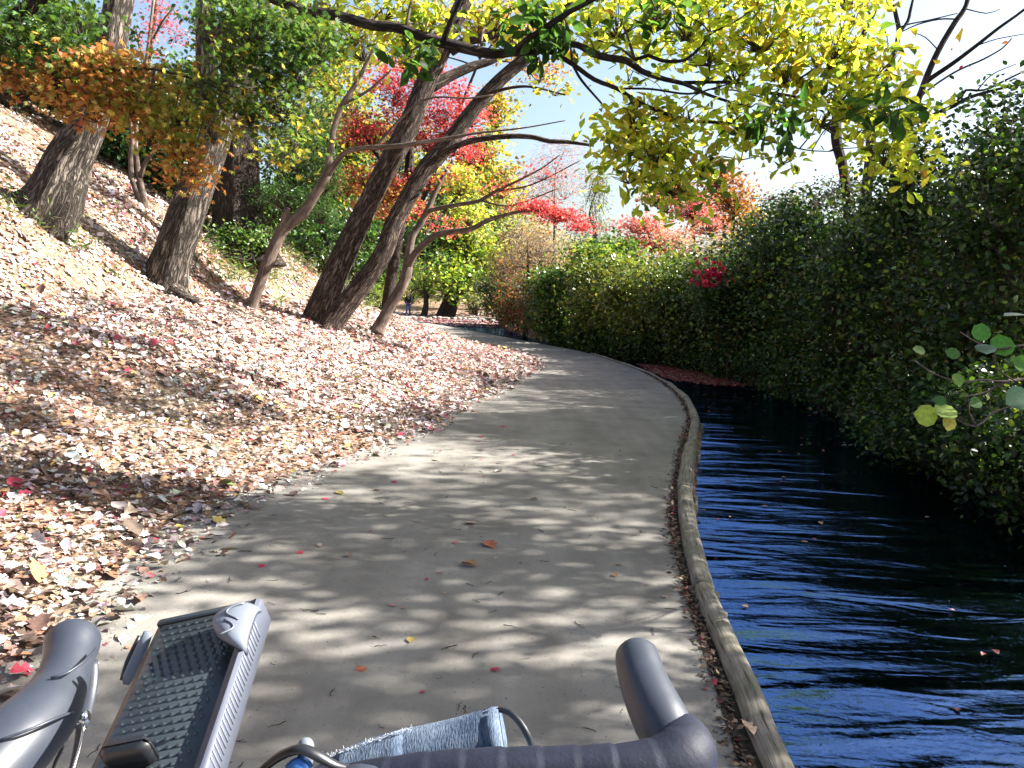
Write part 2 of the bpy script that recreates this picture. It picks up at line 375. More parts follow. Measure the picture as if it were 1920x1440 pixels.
def sdist(pl, x, y, left=True):
    x = np.asarray(x, float).ravel(); y = np.asarray(y, float).ravel()
    best = np.full(x.shape, 1e9); sg = np.ones(x.shape)
    for i in range(len(pl) - 1):
        ax, ay = pl[i]; bx, by = pl[i + 1]; dx, dy = bx - ax, by - ay
        t = ((x - ax) * dx + (y - ay) * dy) / (dx * dx + dy * dy)
        lo = -1e9 if i == 0 else 0.0; hi = 1e9 if i == len(pl) - 2 else 1.0
        t = np.clip(t, lo, hi); d = np.hypot(x - ax - t * dx, y - ay - t * dy)
        c = dx * (y - ay) - dy * (x - ax)
        k = d < best; best[k] = d[k]; sg[k] = np.where(c[k] > 0, 1, -1)
    return best * sg * (1 if left else -1)
HD = np.array([-.5, .25, 1.0, 2.0, 2.8, 3.5, 4.2, 5.2, 6.4, 8, 9.6, 12, 18, 30, 80, 400])
HZ = np.array([-.03, -.005, .09, .29, .54, .80, 1.0, 1.33, 2.4, 3.55, 4.5, 5.7, 7.8, 10, 14, 20])
def sm(t): t = np.clip(t, 0, 1); return t * t * (3 - 2 * t)
def height(x, y):
    shp = np.shape(x); x = np.asarray(x, float).ravel(); y = np.asarray(y, float).ravel()
    dl = sdist(LEFT, x, y); dr = sdist(RIGHT, x, y, False); db = sdist(BANK, x, y, False)
    q = np.stack([x, y, 0 * x], -1)
    near = sm((y + 2) / 6)
    hl = np.interp(dl, HD, HZ) * (.75 + .25 * near)
    hl = hl + sm((dl - .6) / 1.5) * (.07 * wob(q, 1.6) + .05 * wob(q, 3.7, 2)) + sm((dl - 8) / 10) * .8 * wob(q, .25, 1)
    far = sm((y - 24) / 14); hl = hl * (1 - .5 * far - .32 * sm((y - 52) / 12))
    zr = -.03 - .62 * sm((dr - .02) / .3)
    zb = -.68 + .82 * sm((db + .45) / 1.0) + np.clip(db, 0, 30) * .035 + sm(db) * .06 * wob(q, 1.3, 3)
    z = np.where(dl > -.5, hl, np.where(dr < 0, -.03, np.maximum(zr, zb)))
    z = np.where((dl <= -.5) & (dr < 0), -.03, z)
    return z.reshape(shp)
def zh(x, y): return float(height(np.array([x]), np.array([y]))[0])
def on_ground(px, py, d0=3.0, d1=80.0):
    ds = np.linspace(d0, d1, 1600)
    pts = CAMP + ds[:, None] * (FWD + RGT * (px - 960) / FPX + UPV * (720 - py) / FPX)
    k = np.nonzero(pts[:, 2] < height(pts[:, 0], pts[:, 1]))[0]
    return pts[k[0]] if len(k) else None

def axis(segs):
    out = []
    for a, b, s in segs: out.append(np.arange(a, b, s))
    return np.concatenate(out + [[segs[-1][1]]])
xs = axis([(-400, -60, 40), (-60, -20, 4), (-20, -9, .6), (-9, 6.5, .13), (6.5, 14, .7), (14, 60, 5), (60, 400, 40)])
ys = axis([(-60, -14, 6), (-14, 1, .6), (1, 22, .14), (22, 42, .4), (42, 68, .6), (68, 100, 4), (100, 800, 60)])
X, Y = np.meshgrid(xs, ys, indexing='ij'); Z = height(X, Y)
nx, ny = X.shape; i, j = np.meshgrid(np.arange(nx - 1), np.arange(ny - 1), indexing='ij')
F = np.stack([i * ny + j, (i + 1) * ny + j, (i + 1) * ny + j + 1, i * ny + j + 1], -1).reshape(-1, 4)
mb = MB(); mb.add(np.stack([X, Y, Z], -1).reshape(-1, 3), [F]); mb.build('ground', M['ground'], smooth=True, kind='structure')
# path ribbon
def ribbon(mb, A, B, z, nacross=6):
    n = 260
    def rs(p):
        L = np.concatenate([[0], np.cumsum(np.linalg.norm(np.diff(p, axis=0), axis=1))]); s = np.linspace(0, L[-1], n)
        return np.stack([np.interp(s, L, p[:, 0]), np.interp(s, L, p[:, 1])], -1)
    A, B = rs(A), rs(B); t = np.linspace(0, 1, nacross)
    V = A[:, None] * (1 - t)[None, :, None] + B[:, None] * t[None, :, None]
    V = np.concatenate([V, np.full(V.shape[:2] + (1,), z)], -1)
    i, j = np.meshgrid(np.arange(n - 1), np.arange(nacross - 1), indexing='ij')
    F = np.stack([i * nacross + j, i * nacross + j + 1, (i + 1) * nacross + j + 1, (i + 1) * nacross + j], -1).reshape(-1, 4)
    mb.add(V.reshape(-1, 3), [F])
def offset(pl, d):
    t = nrm(np.gradient(pl, axis=0)); return pl + np.stack([-t[:, 1], t[:, 0]], -1) * d
mb = MB(); ribbon(mb, offset(LEFT, .38), offset(RIGHT, .02), 0.0); mb.build('path', M['path'], kind='structure')
mb = MB(); mb.add([(-9, -14, -.15), (14, -14, -.15), (14, 61, -.15), (-9, 61, -.15)], [[0, 1, 2, 3]]); mb.build('water', M['water'], kind='structure')

# ------------------------------------------------------------------ edging logs (end to end along the water)
LP = dens(LOGPX[:19], .05)
LL = np.concatenate([[0], np.cumsum(np.linalg.norm(np.diff(LP, axis=0), axis=1))])
def at_len(s): return np.array([np.interp(s, LL, LP[:, 0]), np.interp(s, LL, LP[:, 1])])
s0 = LL[np.argmin(np.abs(LP[:, 1] - 4.15))]
cuts = [s0 - 9, s0 - 6, s0 - 3, s0, s0 + 2.3, s0 + 4.5, s0 + 6.6, s0 + 9.0, s0 + 11.5, s0 + 14, s0 + 17, s0 + 20]
loglab = {2: 'nearest weathered round log edging the path, beside the right handlebar grip', 3: 'weathered edging log just past the nearest log joint, banded with sun spots',
          4: 'third edging log from the bicycle, curving with the path by the blue ripples', 5: 'grey edging log at the sharp bulge of the path edge over the water'}
for k in range(len(cuts) - 1):
    a, bb = cuts[k] + .012, cuts[k + 1] - .012
    n = max(4, int((bb - a) / .12)); s = np.linspace(a, bb, n)
    p = np.array([at_len(q) for q in s]); p = p * .45 + .55 * (p[0] + (p[-1] - p[0]) * np.linspace(0, 1, n)[:, None]); mid = p.mean(0)
    far = max(0, k - 4)
    rad = np.full(n, .062 + .007 * math.sin(k * 2.1)) * (1 + .03 * np.sin(np.arange(n) * .9 + k)); rad[-1] *= .96; rad[0] *= .96
    pts = np.concatenate([p, np.full((n, 1), -.005 - .006 * far)], 1); pts[:, 2] += .006 * np.sin(np.arange(n) * .35 + k)
    r_ = thing('edging_log', (mid[0], mid[1], -.06), loglab.get(k, 'small distant edging log where the path bends away' if k > 5 else 'edging log beside the bicycle behind the camera view'), 'log', 'logs edging the path')
    mb = MB(); tube(mb, pts, rad, 24, .1, .06, smooth_pts=False, seed=k * 3.3); mb.build('log_body', M['log'], r_, smooth=True)
    mb = MB()   # stakes that hold it in the water
    for q in (s[1], s[-2]):
        c = at_len(q); tube(mb, [(c[0] + .085, c[1], -.62), (c[0] + .085, c[1], -.07)], [.03, .03], 8, .2, .05, seed=k)
        mb.build('stake', M['log'], r_, smooth=True); mb = MB()

# ------------------------------------------------------------------ tree builders
DK = 1.27      # the left bank's trees: one factor on their depths
def dk(d): return d * DK if d < 25 else d
def pxl(pts): return np.array([P(a, b, dk(d)) for a, b, d, _ in pts]), np.array([wd * .5 * dk(d) / FPX for _, _, d, wd in pts])
def make_tree(name, label, cat, limbs=(), blobs=(), bark='bark', twigm='twig', leafm='leaf', group=None, base=None, twig=.006, branch=.02):
    """limbs: (part name, [points], [radii], kwargs); blobs: (centre, radii, kwargs of crown)"""
    if base is None: base = limbs[0][1][0]
    root = thing(name, base, label, cat, group)
    skel = [np.asarray(base, float)[None]]; sr = [np.array([.05])]
    for nm, pts, rad, kw in limbs:
        kw = dict(kw); mt = kw.pop('mat', bark)
        mb = MB(); p, r = tube(mb, pts, rad, kw.pop('seg', 10), kw.pop('step', .1), **kw); mb.build(nm, M[mt], root, smooth=True)
        skel.append(p); sr.append(r)
    S = np.concatenate(skel); SRr = np.concatenate(sr)
    lb, tb = MB(), MB()
    far_ = CAMP[1] + 34 < base[1]
    for c, rad, kw in blobs:
        c = np.asarray(c, float); kw = dict(kw); br = kw.pop('branch', branch); tw = kw.pop('twig', twig)
        if br > 0:
            d = np.linalg.norm(S - c, axis=1) + .8 * np.clip(S[:, 2] - c[2], 0, 9); k = int(np.argmin(d)); s = S[k]
            dist = np.linalg.norm(c - s); r1 = min(br, SRr[k] * .8 + .002)
            m1 = s * .6 + c * .4 + rng.normal(0, .07 * dist, 3) + UP * .08 * dist
            if dist > .05:
                q_ = MB(); tube(q_, [s, m1, c], [r1, r1 * .75, r1 * .5], 6, max(.1, dist / 8), seed=float(c[0])); q_.build('branch', M[twigm], root, smooth=True)
        crown(lb, tb, c, rad, twig=tw, **kw)
    if tb.n: tb.build('twigs', M[twigm], root, smooth=True, kind='stuff')
    if lb.n: lb.build('crown', M[leafm], root)
    return root
def blob(px, py, d, rx, ry, ncl, per, size, pal, shape='diamond', rd=None, **kw):
    d2 = dk(d); k = d2 / FPX; g_ = (d2 / d) ** .6; size = size * g_
    if 'spread' in kw: kw['spread'] *= g_
    d = d2
    return (P(px, py, d), (rx * k, (rd if rd is not None else rx * .7) * k, ry * k), dict(ncl=ncl, per=per, size=size, pal=pal, shape=shape, **kw))
def limb(nm, pts, **kw): a, b_ = pxl(pts); return (nm, a, b_, kw)

GREEN = [((.075, .165, .03), 3), ((.13, .22, .04), 2), ((.04, .095, .022), 2)]
DKGREEN = [((.022, .055, .016), 3), ((.035, .085, .022), 2), ((.06, .11, .03), 1)]
OLIVE = [((.3, .31, .05), 3), ((.2, .27, .04), 2), ((.42, .34, .06), 2)]
ORANGE = [((.42, .19, .06), 3), ((.46, .27, .075), 2.5), ((.38, .125, .055), 1.5), ((.36, .32, .08), 2)]
RED = [((.55, .085, .1), 3), ((.45, .05, .07), 2), ((.62, .17, .16), 2), ((.33, .035, .04), 1.3)]
PINK = [((.5, .17, .16), 3), ((.42, .1, .11), 2), ((.55, .27, .2), 2)]
YELLOW = [((.48, .38, .06), 3), ((.38, .36, .07), 2), ((.5, .3, .06), 1), ((.2, .24, .05), 1)]
YGREEN = [((.45, .52, .085), 4), ((.54, .55, .12), 3), ((.29, .39, .055), 2.5), ((.08, .14, .03), 1.2), ((.42, .24, .05), .25)]
BRIGHTG = [((.15, .3, .05), 3), ((.25, .38, .07), 2), ((.08, .18, .04), 2), ((.4, .42, .1), 1)]
PALEG = [((.22, .28, .12), 3), ((.3, .33, .17), 2), ((.14, .2, .08), 1)]
RUST = [((.26, .09, .05), 3), ((.34, .16, .08), 2), ((.18, .06, .04), 2)]
TAN = [((.42, .3, .2), 3), ((.5, .36, .24), 2), ((.32, .2, .13), 2)]
GREYG = [((.16, .19, .12), 3), ((.24, .26, .18), 2), ((.1, .13, .08), 1)]

# ------------------------------------------------------------------ trees of the left bank
make_tree('leaning_tree', 'thickest furrowed trunk, leaning right at the far left, orange maple leaves across it', 'tree',
    [limb('trunk', [(66, 430, 9.2, 121.8), (100, 382, 9.15, 97.4), (131, 300, 9.1, 76.6), (168, 233, 9.05, 59.2), (187, 160, 9, 53.9), (208, 93, 9, 53.9), (225, 0, 9, 50.5), (250, -180, 9, 45.2), (262, -420, 9.2, 34.8)], seg=64, step=.05, ridge=.08, flare=.22),
     limb('limb', [(228, -60, 9, 36), (330, -220, 8.4, 26), (430, -330, 8, 14)], ridge=.04),
     limb('limb', [(245, -160, 9, 30), (150, -300, 9.6, 22), (90, -420, 10, 12)], ridge=.04),
     limb('root', [(92, 384, 9.12, 60), (52, 404, 9.15, 46), (10, 412, 9.2, 36), (-40, 408, 9.3, 22)], ridge=.05)],
    [blob(330, -260, 8.6, 150, 90, 60, 10, .11, OLIVE, 'oval'), blob(150, -380, 9.6, 170, 90, 60, 10, .11, OLIVE, 'oval')], base=P(90, 400, dk(9.2)))
make_tree('leaning_tree', 'forked furrowed trunk, brown on its left and pale on its right, before the cedar', 'tree',
    [limb('trunk', [(296, 575, 10.25, 99.7), (308, 535, 10.2, 78.3), (325, 477, 10.1, 65.9), (362, 367, 10, 62.3), (391, 300, 10, 55.2), (412, 245, 10, 49.8), (430, 200, 10.05, 35.6), (455, 150, 10.1, 29.4), (478, 100, 10.1, 24.9), (494, 30, 10.1, 22.2), (505, -140, 10.2, 16.0)], seg=60, step=.05, ridge=.08, flare=.25, lobes=6),
     limb('limb', [(398, 275, 10, 44), (388, 200, 10.05, 36), (384, 100, 10.1, 32), (382, 0, 10.1, 29), (376, -160, 10.2, 20)], seg=20, ridge=.06, mat='bark'),
     limb('limb', [(388, 80, 10.1, 18), (415, 50, 9.9, 15), (440, 30, 9.7, 9)], ridge=.04),
     limb('root', [(300, 552, 10.15, 44), (262, 560, 10.1, 24), (235, 556, 10.1, 10)], ridge=.05),
     limb('root', [(325, 545, 10.1, 40), (350, 560, 10.0, 22), (372, 566, 9.95, 9)], ridge=.05)],
    [blob(470, -150, 10, 120, 70, 40, 10, .1, OLIVE, 'oval'), blob(370, -200, 10, 110, 70, 40, 10, .1, YGREEN, 'oval')], base=P(310, 556, dk(10.2)))
make_tree('sapling', 'small grey three-stemmed sapling standing on the leafy slope between the two thick trunks', 'tree',
    [limb('trunk', [(272, 402, 11.8, 17), (266, 360, 11.8, 14), (258, 315, 11.8, 10), (254, 258, 11.8, 9), (262, 190, 11.8, 7), (276, 100, 11.9, 6), (288, 0, 12, 5)], step=.08),
     limb('limb', [(270, 392, 11.78, 11), (250, 345, 11.75, 10), (245, 300, 11.75, 9), (248, 255, 11.75, 8), (240, 200, 11.8, 6)], step=.08),
     limb('limb', [(262, 335, 11.8, 9), (272, 305, 11.7, 8), (287, 286, 11.6, 6), (320, 225, 11.6, 5), (334, 190, 11.7, 4), (350, 130, 11.7, 3)], step=.08)],
    [blob(285, 60, 11.9, 30, 40, 12, 5, .06, RED, 'star')], bark='smoothbark', leafm='mapleleaf', branch=.006, twig=.003)
make_tree('red_sapling_tree', 'thin red-leaved maple seen against the blue sky gap between the two leaning trunks', 'tree',
    [limb('trunk', [(268, 330, 17, 12), (276, 180, 17, 11), (282, 90, 17.2, 9), (292, 20, 17.4, 7), (296, -60, 17.5, 5)]),
     limb('limb', [(284, 80, 17.2, 5), (305, 40, 17, 4), (330, 10, 17, 3)]), limb('limb', [(278, 130, 17.1, 5), (262, 90, 17, 4), (255, 50, 17, 3)])],
    [blob(300, 20, 17.3, 45, 40, 32, 9, .075, RED, 'star'), blob(330, 60, 17.3, 35, 25, 16, 8, .075, RED, 'star'), blob(262, 60, 17.3, 25, 30, 10, 8, .07, RED, 'star')],
    bark='smoothbark', leafm='mapleleaf', branch=.01, twig=.003)
CEDAR = [((.045, .11, .03), 3), ((.07, .16, .04), 2), ((.025, .06, .02), 2)]
make_tree('cedar_tree', 'dark thick trunk with feathery green needle foliage behind the forked leaning tree', 'tree',
    [limb('trunk', [(452, 500, 13.2, 120), (447, 440, 13.2, 88), (444, 360, 13.2, 78), (446, 260, 13.2, 72), (450, 100, 13.3, 62), (455, -80, 13.4, 52)], seg=40, step=.07, ridge=.07, flare=.3, lobes=7),
     limb('root', [(478, 410, 13.1, 26), (488, 440, 13.0, 24), (505, 472, 12.9, 14)], ridge=.05, mat='bark')],
    [blob(555, 285, 13.2, 85, 45, 120, 16, .10, CEDAR, 'slim', flat=.8, droop=.9, spread=.09), blob(540, 365, 13.1, 85, 40, 110, 16, .10, CEDAR, 'slim', flat=.8, droop=.9, spread=.09),
     blob(610, 325, 13.3, 50, 45, 80, 16, .10, CEDAR, 'slim', flat=.8, droop=.9, spread=.09), blob(515, 225, 13.3, 70, 40, 80, 16, .10, CEDAR, 'slim', droop=.9, spread=.09),
     blob(590, 215, 13.5, 60, 40, 70, 16, .10, CEDAR, 'slim', droop=.9, spread=.09), blob(600, 395, 13.3, 55, 30, 60, 16, .10, CEDAR, 'slim', droop=.9, spread=.09),
     blob(500, 130, 13.5, 80, 60, 70, 14, .1, CEDAR, 'slim', droop=.9, spread=.1)],
    bark='darkbark', branch=.02, twig=.005)
make_tree('slender_tree', 'slender bent grey sapling with a long low branch reaching right, in front of the cedar', 'tree',
    [limb('trunk', [(464, 612, 11.3, 25), (474, 570, 11.3, 20), (497, 505, 11.3, 21), (525, 440, 11.3, 22), (545, 418, 11.3, 21), (570, 398, 11.25, 20), (590, 366, 11.2, 18), (613, 328, 11.2, 17), (618, 290, 11.2, 13), (625, 245, 11.2, 11), (640, 200, 11.2, 10), (662, 165, 11.2, 9), (692, 110, 11.2, 7), (715, 50, 11.2, 5)], seg=14, step=.05, ridge=.05),
     limb('limb', [(614, 330, 11.2, 12), (628, 308, 11.1, 11), (650, 285, 11.0, 10), (690, 277, 10.9, 9), (745, 274, 10.8, 9), (800, 266, 10.7, 8), (850, 258, 10.6, 7), (890, 250, 10.6, 5), (980, 240, 10.6, 3), (1060, 226, 10.6, 2)], step=.06),
     limb('stub', [(530, 440, 11.3, 16), (533, 412, 11.25, 14), (539, 390, 11.2, 11)], step=.05),
     limb('limb', [(645, 195, 11.2, 6), (690, 170, 11, 5), (735, 130, 11, 3)]),
     limb('limb', [(700, 277, 10.9, 5), (790, 190, 10.8, 4), (880, 184, 10.8, 3.5), (925, 178, 10.8, 3)])],
    [blob(720, 60, 11.2, 50, 40, 14, 6, .08, YGREEN, 'oval')], bark='smoothbark', branch=.008, twig=.003)
TB = 11.8
make_tree('twin_trunk_tree', 'twin-trunk tree leaning strongly right over the path, tall furrowed trunks from one base', 'tree',
    [limb('trunk', [(585, 632, TB, 73.9), (597, 600, TB, 54.6), (618, 540, TB, 46.6), (645, 477, TB, 43.1), (698, 367, TB, 38.7), (733, 300, TB, 40.5), (768, 233, TB, 37.8), (795, 167, TB, 37.8), (823, 100, TB, 39.6), (856, 33, TB, 31.7), (871, 0, TB, 29.0), (930, -130, TB, 22.9), (1000, -300, TB, 14.1)], seg=52, step=.05, ridge=.075, flare=.15),
     limb('trunk', [(612, 628, TB - .1, 52.8), (628, 598, TB - .1, 40.5), (670, 545, TB - .1, 37.0), (717, 477, TB - .1, 33.4), (740, 417, TB - .1, 32.6), (788, 333, TB - .1, 32.6), (823, 290, TB - .1, 30.8), (850, 257, TB - .1, 29.0), (892, 200, TB - .1, 26.4), (938, 150, TB - .1, 25.5), (995, 100, TB - .1, 23.8), (1040, 50, TB - .2, 19.4), (1110, -60, TB - .2, 13.2)], seg=48, step=.05, ridge=.075, flare=.1),
     limb('limb', [(806, 165, TB, 22), (840, 145, TB + .1, 20), (885, 125, TB + .2, 17), (930, 110, TB + .3, 13), (990, 70, TB + .4, 9)], ridge=.05),
     limb('limb', [(845, 95, TB, 22), (880, 76, TB - .1, 19), (930, 64, TB - .2, 15), (1000, 30, TB - .3, 10)], ridge=.05),
     limb('limb', [(812, 302, TB - .1, 14), (838, 284, TB - .3, 12), (880, 265, TB - .4, 11), (947, 256, TB - .5, 10), (997, 257, TB - .6, 9), (1030, 265, TB - .7, 9), (1062, 266, TB - .7, 8), (1113, 273, TB - .8, 5)], ridge=.04),
     limb('limb', [(893, 196, TB - .1, 8), (920, 175, TB - .2, 7), (985, 162, TB - .4, 5), (1060, 178, TB - .5, 3)])],
    [blob(1010, -150, TB, 150, 80, 50, 10, .11, YGREEN, 'oval'), blob(1110, -70, TB - .3, 120, 50, 36, 10, .11, OLIVE, 'oval'), blob(1040, 165, TB - .5, 40, 18, 9, 7, .1, OLIVE, 'oval'), blob(840, 320, TB, 18, 16, 6, 5, .08, ORANGE, 'oval')],
    bark='barkred', branch=.012, twig=.004, base=P(600, 612, dk(TB)))
TM = 12.9
make_tree('red_maple_tree', 'slim forked maple leaning right with a bright red leaf spray at its branch tip', 'tree',
    [limb('trunk', [(706, 624, TM, 30), (715, 605, TM, 23), (732, 573, TM, 20), (752, 540, TM, 21), (762, 512, TM, 21), (766, 485, TM, 17), (772, 445, TM, 14), (790, 417, TM, 12), (801, 395, TM, 12), (813, 367, TM, 10), (830, 333, TM, 8), (850, 300, TM, 6)], seg=16, step=.05, ridge=.05),
     limb('limb', [(763, 505, TM, 15), (780, 473, TM - .1, 13), (820, 440, TM - .2, 12), (880, 430, TM - .3, 10), (913, 414, TM - .4, 9), (947, 403, TM - .4, 7), (987, 396, TM - .5, 5), (1060, 400, TM - .6, 3)]),
     limb('limb', [(802, 396, TM, 9), (830, 389, TM - .1, 8), (863, 383, TM - .2, 8), (897, 377, TM - .3, 7), (923, 362, TM - .3, 6), (950, 349, TM - .4, 5), (1013, 317, TM - .5, 3), (1050, 290, TM - .6, 2)]),
     limb('limb', [(900, 376, TM - .3, 4), (960, 385, TM - .4, 3), (1050, 352, TM - .4, 2)]),
     limb('limb', [(935, 358, TM - .3, 4), (1000, 345, TM - .5, 3), (1090, 300, TM - .5, 2)])],
    [blob(1000, 388, TM - .5, 40, 11, 46, 14, .06, RED, 'star', flat=.3, spread=.12), blob(1045, 404, TM - .5, 45, 14, 70, 14, .06, RED, 'star', flat=.3, spread=.12), blob(1085, 425, TM - .5, 28, 11, 26, 12, .06, RED, 'star', flat=.3, spread=.12),
     blob(1020, 320, TM - .5, 70, 22, 24, 8, .055, RED, 'star', flat=.3, spread=.16), blob(940, 348, TM - .3, 28, 14, 14, 9, .055, RED, 'star', flat=.3, spread=.14), blob(1060, 350, TM, 50, 30, 12, 7, .05, PINK, 'star', flat=.3, spread=.16)],
    bark='smoothbark', twigm='twig', leafm='mapleleaf', branch=.01, twig=.003)
# the big red maple behind the twin trunks
rb = [(740, 170, 45, 35), (700, 250, 55, 40), (830, 205, 45, 35), (760, 220, 45, 45), (805, 150, 45, 35), (850, 265, 45, 35), (885, 215, 35, 30), (665, 235, 25, 35), (860, 170, 30, 25), (800, 260, 40, 30), (720, 140, 30, 25), (880, 290, 30, 25), (845, 235, 35, 35)]
ob = [(690, 330, 45, 30), (735, 350, 40, 30), (700, 385, 40, 25), (750, 395, 40, 25), (650, 340, 25, 30)]
make_tree('red_maple_tree', 'large crimson maple crown glowing behind the twin leaning trunks, orange towards its bottom', 'tree',
    [limb('trunk', [(722, 628, 17, 26), (730, 545, 17, 22), (748, 440, 17, 19), (765, 330, 17, 18), (772, 230, 17, 12), (780, 150, 17, 7)]), limb('limb', [(768, 380, 17, 12), (720, 310, 16.8, 9), (680, 250, 16.6, 5)]), limb('limb', [(766, 340, 17, 12), (820, 270, 16.8, 9), (870, 215, 16.6, 5)])],
    [blob(a, b_, 16.4, rx, ry, int(rx * ry * .036), 14, .075, RED, 'star', flat=.35, spread=.16) for a, b_, rx, ry in rb] +
    [blob(a, b_, 16.2, rx, ry, int(rx * ry * .036), 14, .075, ORANGE + RED[:2], 'star', flat=.35, spread=.16) for a, b_, rx, ry in ob] +
    [blob(800, 330, 16.6, 50, 25, 26, 12, .07, RED, 'star', flat=.35), blob(840, 420, 17, 40, 25, 20, 12, .07, RED, 'star', flat=.35), blob(790, 390, 16.6, 40, 25, 20, 12, .07, RED + ORANGE, 'star', flat=.35)],
    bark='darkbark', leafm='mapleleaf', branch=.03, twig=.006)

DK = 1.0
# ------------------------------------------------------------------ overhanging oak and green maple (trunks stand left of the picture)
def ground_pt(x, y, dz=-.1): return np.array([x, y, zh(x, y) + dz])
ot = ground_pt(-4.3, 3.6)
main = [P(250, -130, 5.3), P(420, -50, 5.4), P(560, 18, 5.5), P(600, 24, 5.5), P(650, 34, 5.5), P(700, 48, 5.5), P(745, 52, 5.5), P(790, 68, 5.5), P(830, 80, 5.5), P(870, 90, 5.5), P(920, 101, 5.5), P(960, 99, 5.5), P(1000, 97, 5.5)]
mr = np.array([.055, .05, .036, .035, .034, .034, .033, .035, .037, .037, .034, .027, .023])
def ol(pts, d0=5.5, d1=6.2):
    n = len(pts); return limb('limb', [(x, y, d0 + (d1 - d0) * k / (n - 1), w_) for k, (x, y, w_) in enumerate(pts)], step=.05)
oakl = [('trunk', [ot, ot + (.05, .05, 1.0), ot + (.2, .1, 2.2), ot + (.3, .2, 3.6), ot + (.4, .2, 5.2)], [.3, .24, .21, .17, .12], dict(seg=36, ridge=.06, flare=.4)),
        ('limb', [ot + (.22, .12, 2.6), ot + (.8, .6, 3.1)] + main, [.09, .075] + list(mr), dict(seg=14, step=.05, ridge=.06)),
        ol([(1000, 97, 11), (1029, 96, 10), (1073, 120, 9), (1114, 149, 8.5), (1157, 166, 8), (1198, 192, 7.5), (1248, 213, 7), (1292, 226, 6), (1350, 230, 5.5), (1373, 233, 5), (1408, 254, 4), (1452, 267, 3.5), (1510, 281, 2.5), (1554, 284, 2)]),
        ol([(1000, 97, 13), (1064, 82, 12), (1096, 90, 12), (1128, 106, 13), (1175, 114, 13), (1204, 134, 11), (1248, 149, 9), (1283, 157, 8), (1321, 175, 6), (1365, 190, 5), (1408, 201, 3)], 5.5, 5.9),
        ol([(1283, 155, 7), (1340, 154, 6), (1394, 157, 6), (1417, 172, 6), (1455, 175, 5), (1496, 182, 5), (1530, 185, 4.5), (1555, 192, 4.5), (1611, 189, 4), (1644, 200, 3)], 5.9, 6.4),
        ol([(1190, 112, 7), (1215, 104, 7), (1242, 114, 7), (1286, 112, 6), (1315, 85, 5), (1332, 64, 4), (1382, 38, 3), (1420, 10, 2)], 5.8, 5.6),
        ol([(1539, 190, 4), (1583, 211, 4), (1628, 219, 3), (1650, 220, 2)], 6.2, 6.5),
        ol([(1455, 176, 4), (1497, 200, 4), (1555, 247, 3), (1611, 272, 2)], 6.1, 6.4),
        ol([(1073, 120, 5), (1090, 150, 5), (1120, 185, 4), (1160, 230, 3), (1200, 280, 3), (1230, 320, 2)], 5.7, 6.3),
        ol([(1157, 166, 4), (1220, 167, 4), (1290, 176, 4), (1340, 165, 3), (1390, 150, 2)], 5.7, 5.9),
        ol([(960, 99, 14), (1010, 60, 12), (1090, 10, 10), (1200, -40, 7), (1320, -70, 4)], 5.4, 5.2),
        ol([(830, 80, 12), (850, 30, 10), (880, -30, 8), (930, -90, 5)], 5.4, 5.2),
        ol([(1410, 254, 3), (1395, 275, 3), (1390, 300, 2)], 6.0, 6.0),
        ('limb', [ot + (.35, .2, 4.2), ot + (1.6, 2.2, 4.8), ot + (3.4, 4.0, 5.0), ot + (5.4, 5.0, 5.2), ot + (7.2, 5.6, 5.4)], [.1, .08, .06, .04, .02], dict(seg=12, ridge=.05)),
        ('limb', [ot + (3.4, 4.0, 5.0), ot + (4.8, 5.8, 5.3), ot + (6.0, 7.4, 5.6), ot + (7.4, 8.8, 5.9)], [.05, .04, .03, .015], dict(seg=10, ridge=.05))]
for a in oakl[2:]: pass
oakb = []
for x, y, z, rx, ry, n in [(.5, 9.4, 5.3, .9, .35, 40), (1.5, 10.1, 5.4, 1.0, .3, 44), (2.9, 10.0, 5.5, .9, .35, 44), (2.0, 8.5, 5.4, 1.0, .4, 50), (3.3, 8.7, 5.5, .9, .3, 40), (3.9, 9.6, 5.4, .8, .3, 36), (1.4, 7.2, 4.8, .9, .3, 40), (2.8, 7.5, 5.4, .9, .35, 44), (1.0, 11.6, 5.9, 1.0, .3, 40), (.3, 6.2, 5.0, .8, .3, 30), (4.3, 11.0, 6.0, .9, .4, 40), (2.4, 12.6, 6.3, 1.1, .35, 44)]:
    oakb.append((np.array([x, y, z]), (rx, ry, .28), dict(ncl=n, per=9, size=.12, pal=YGREEN, shape='oak', flat=.6, spread=.12)))
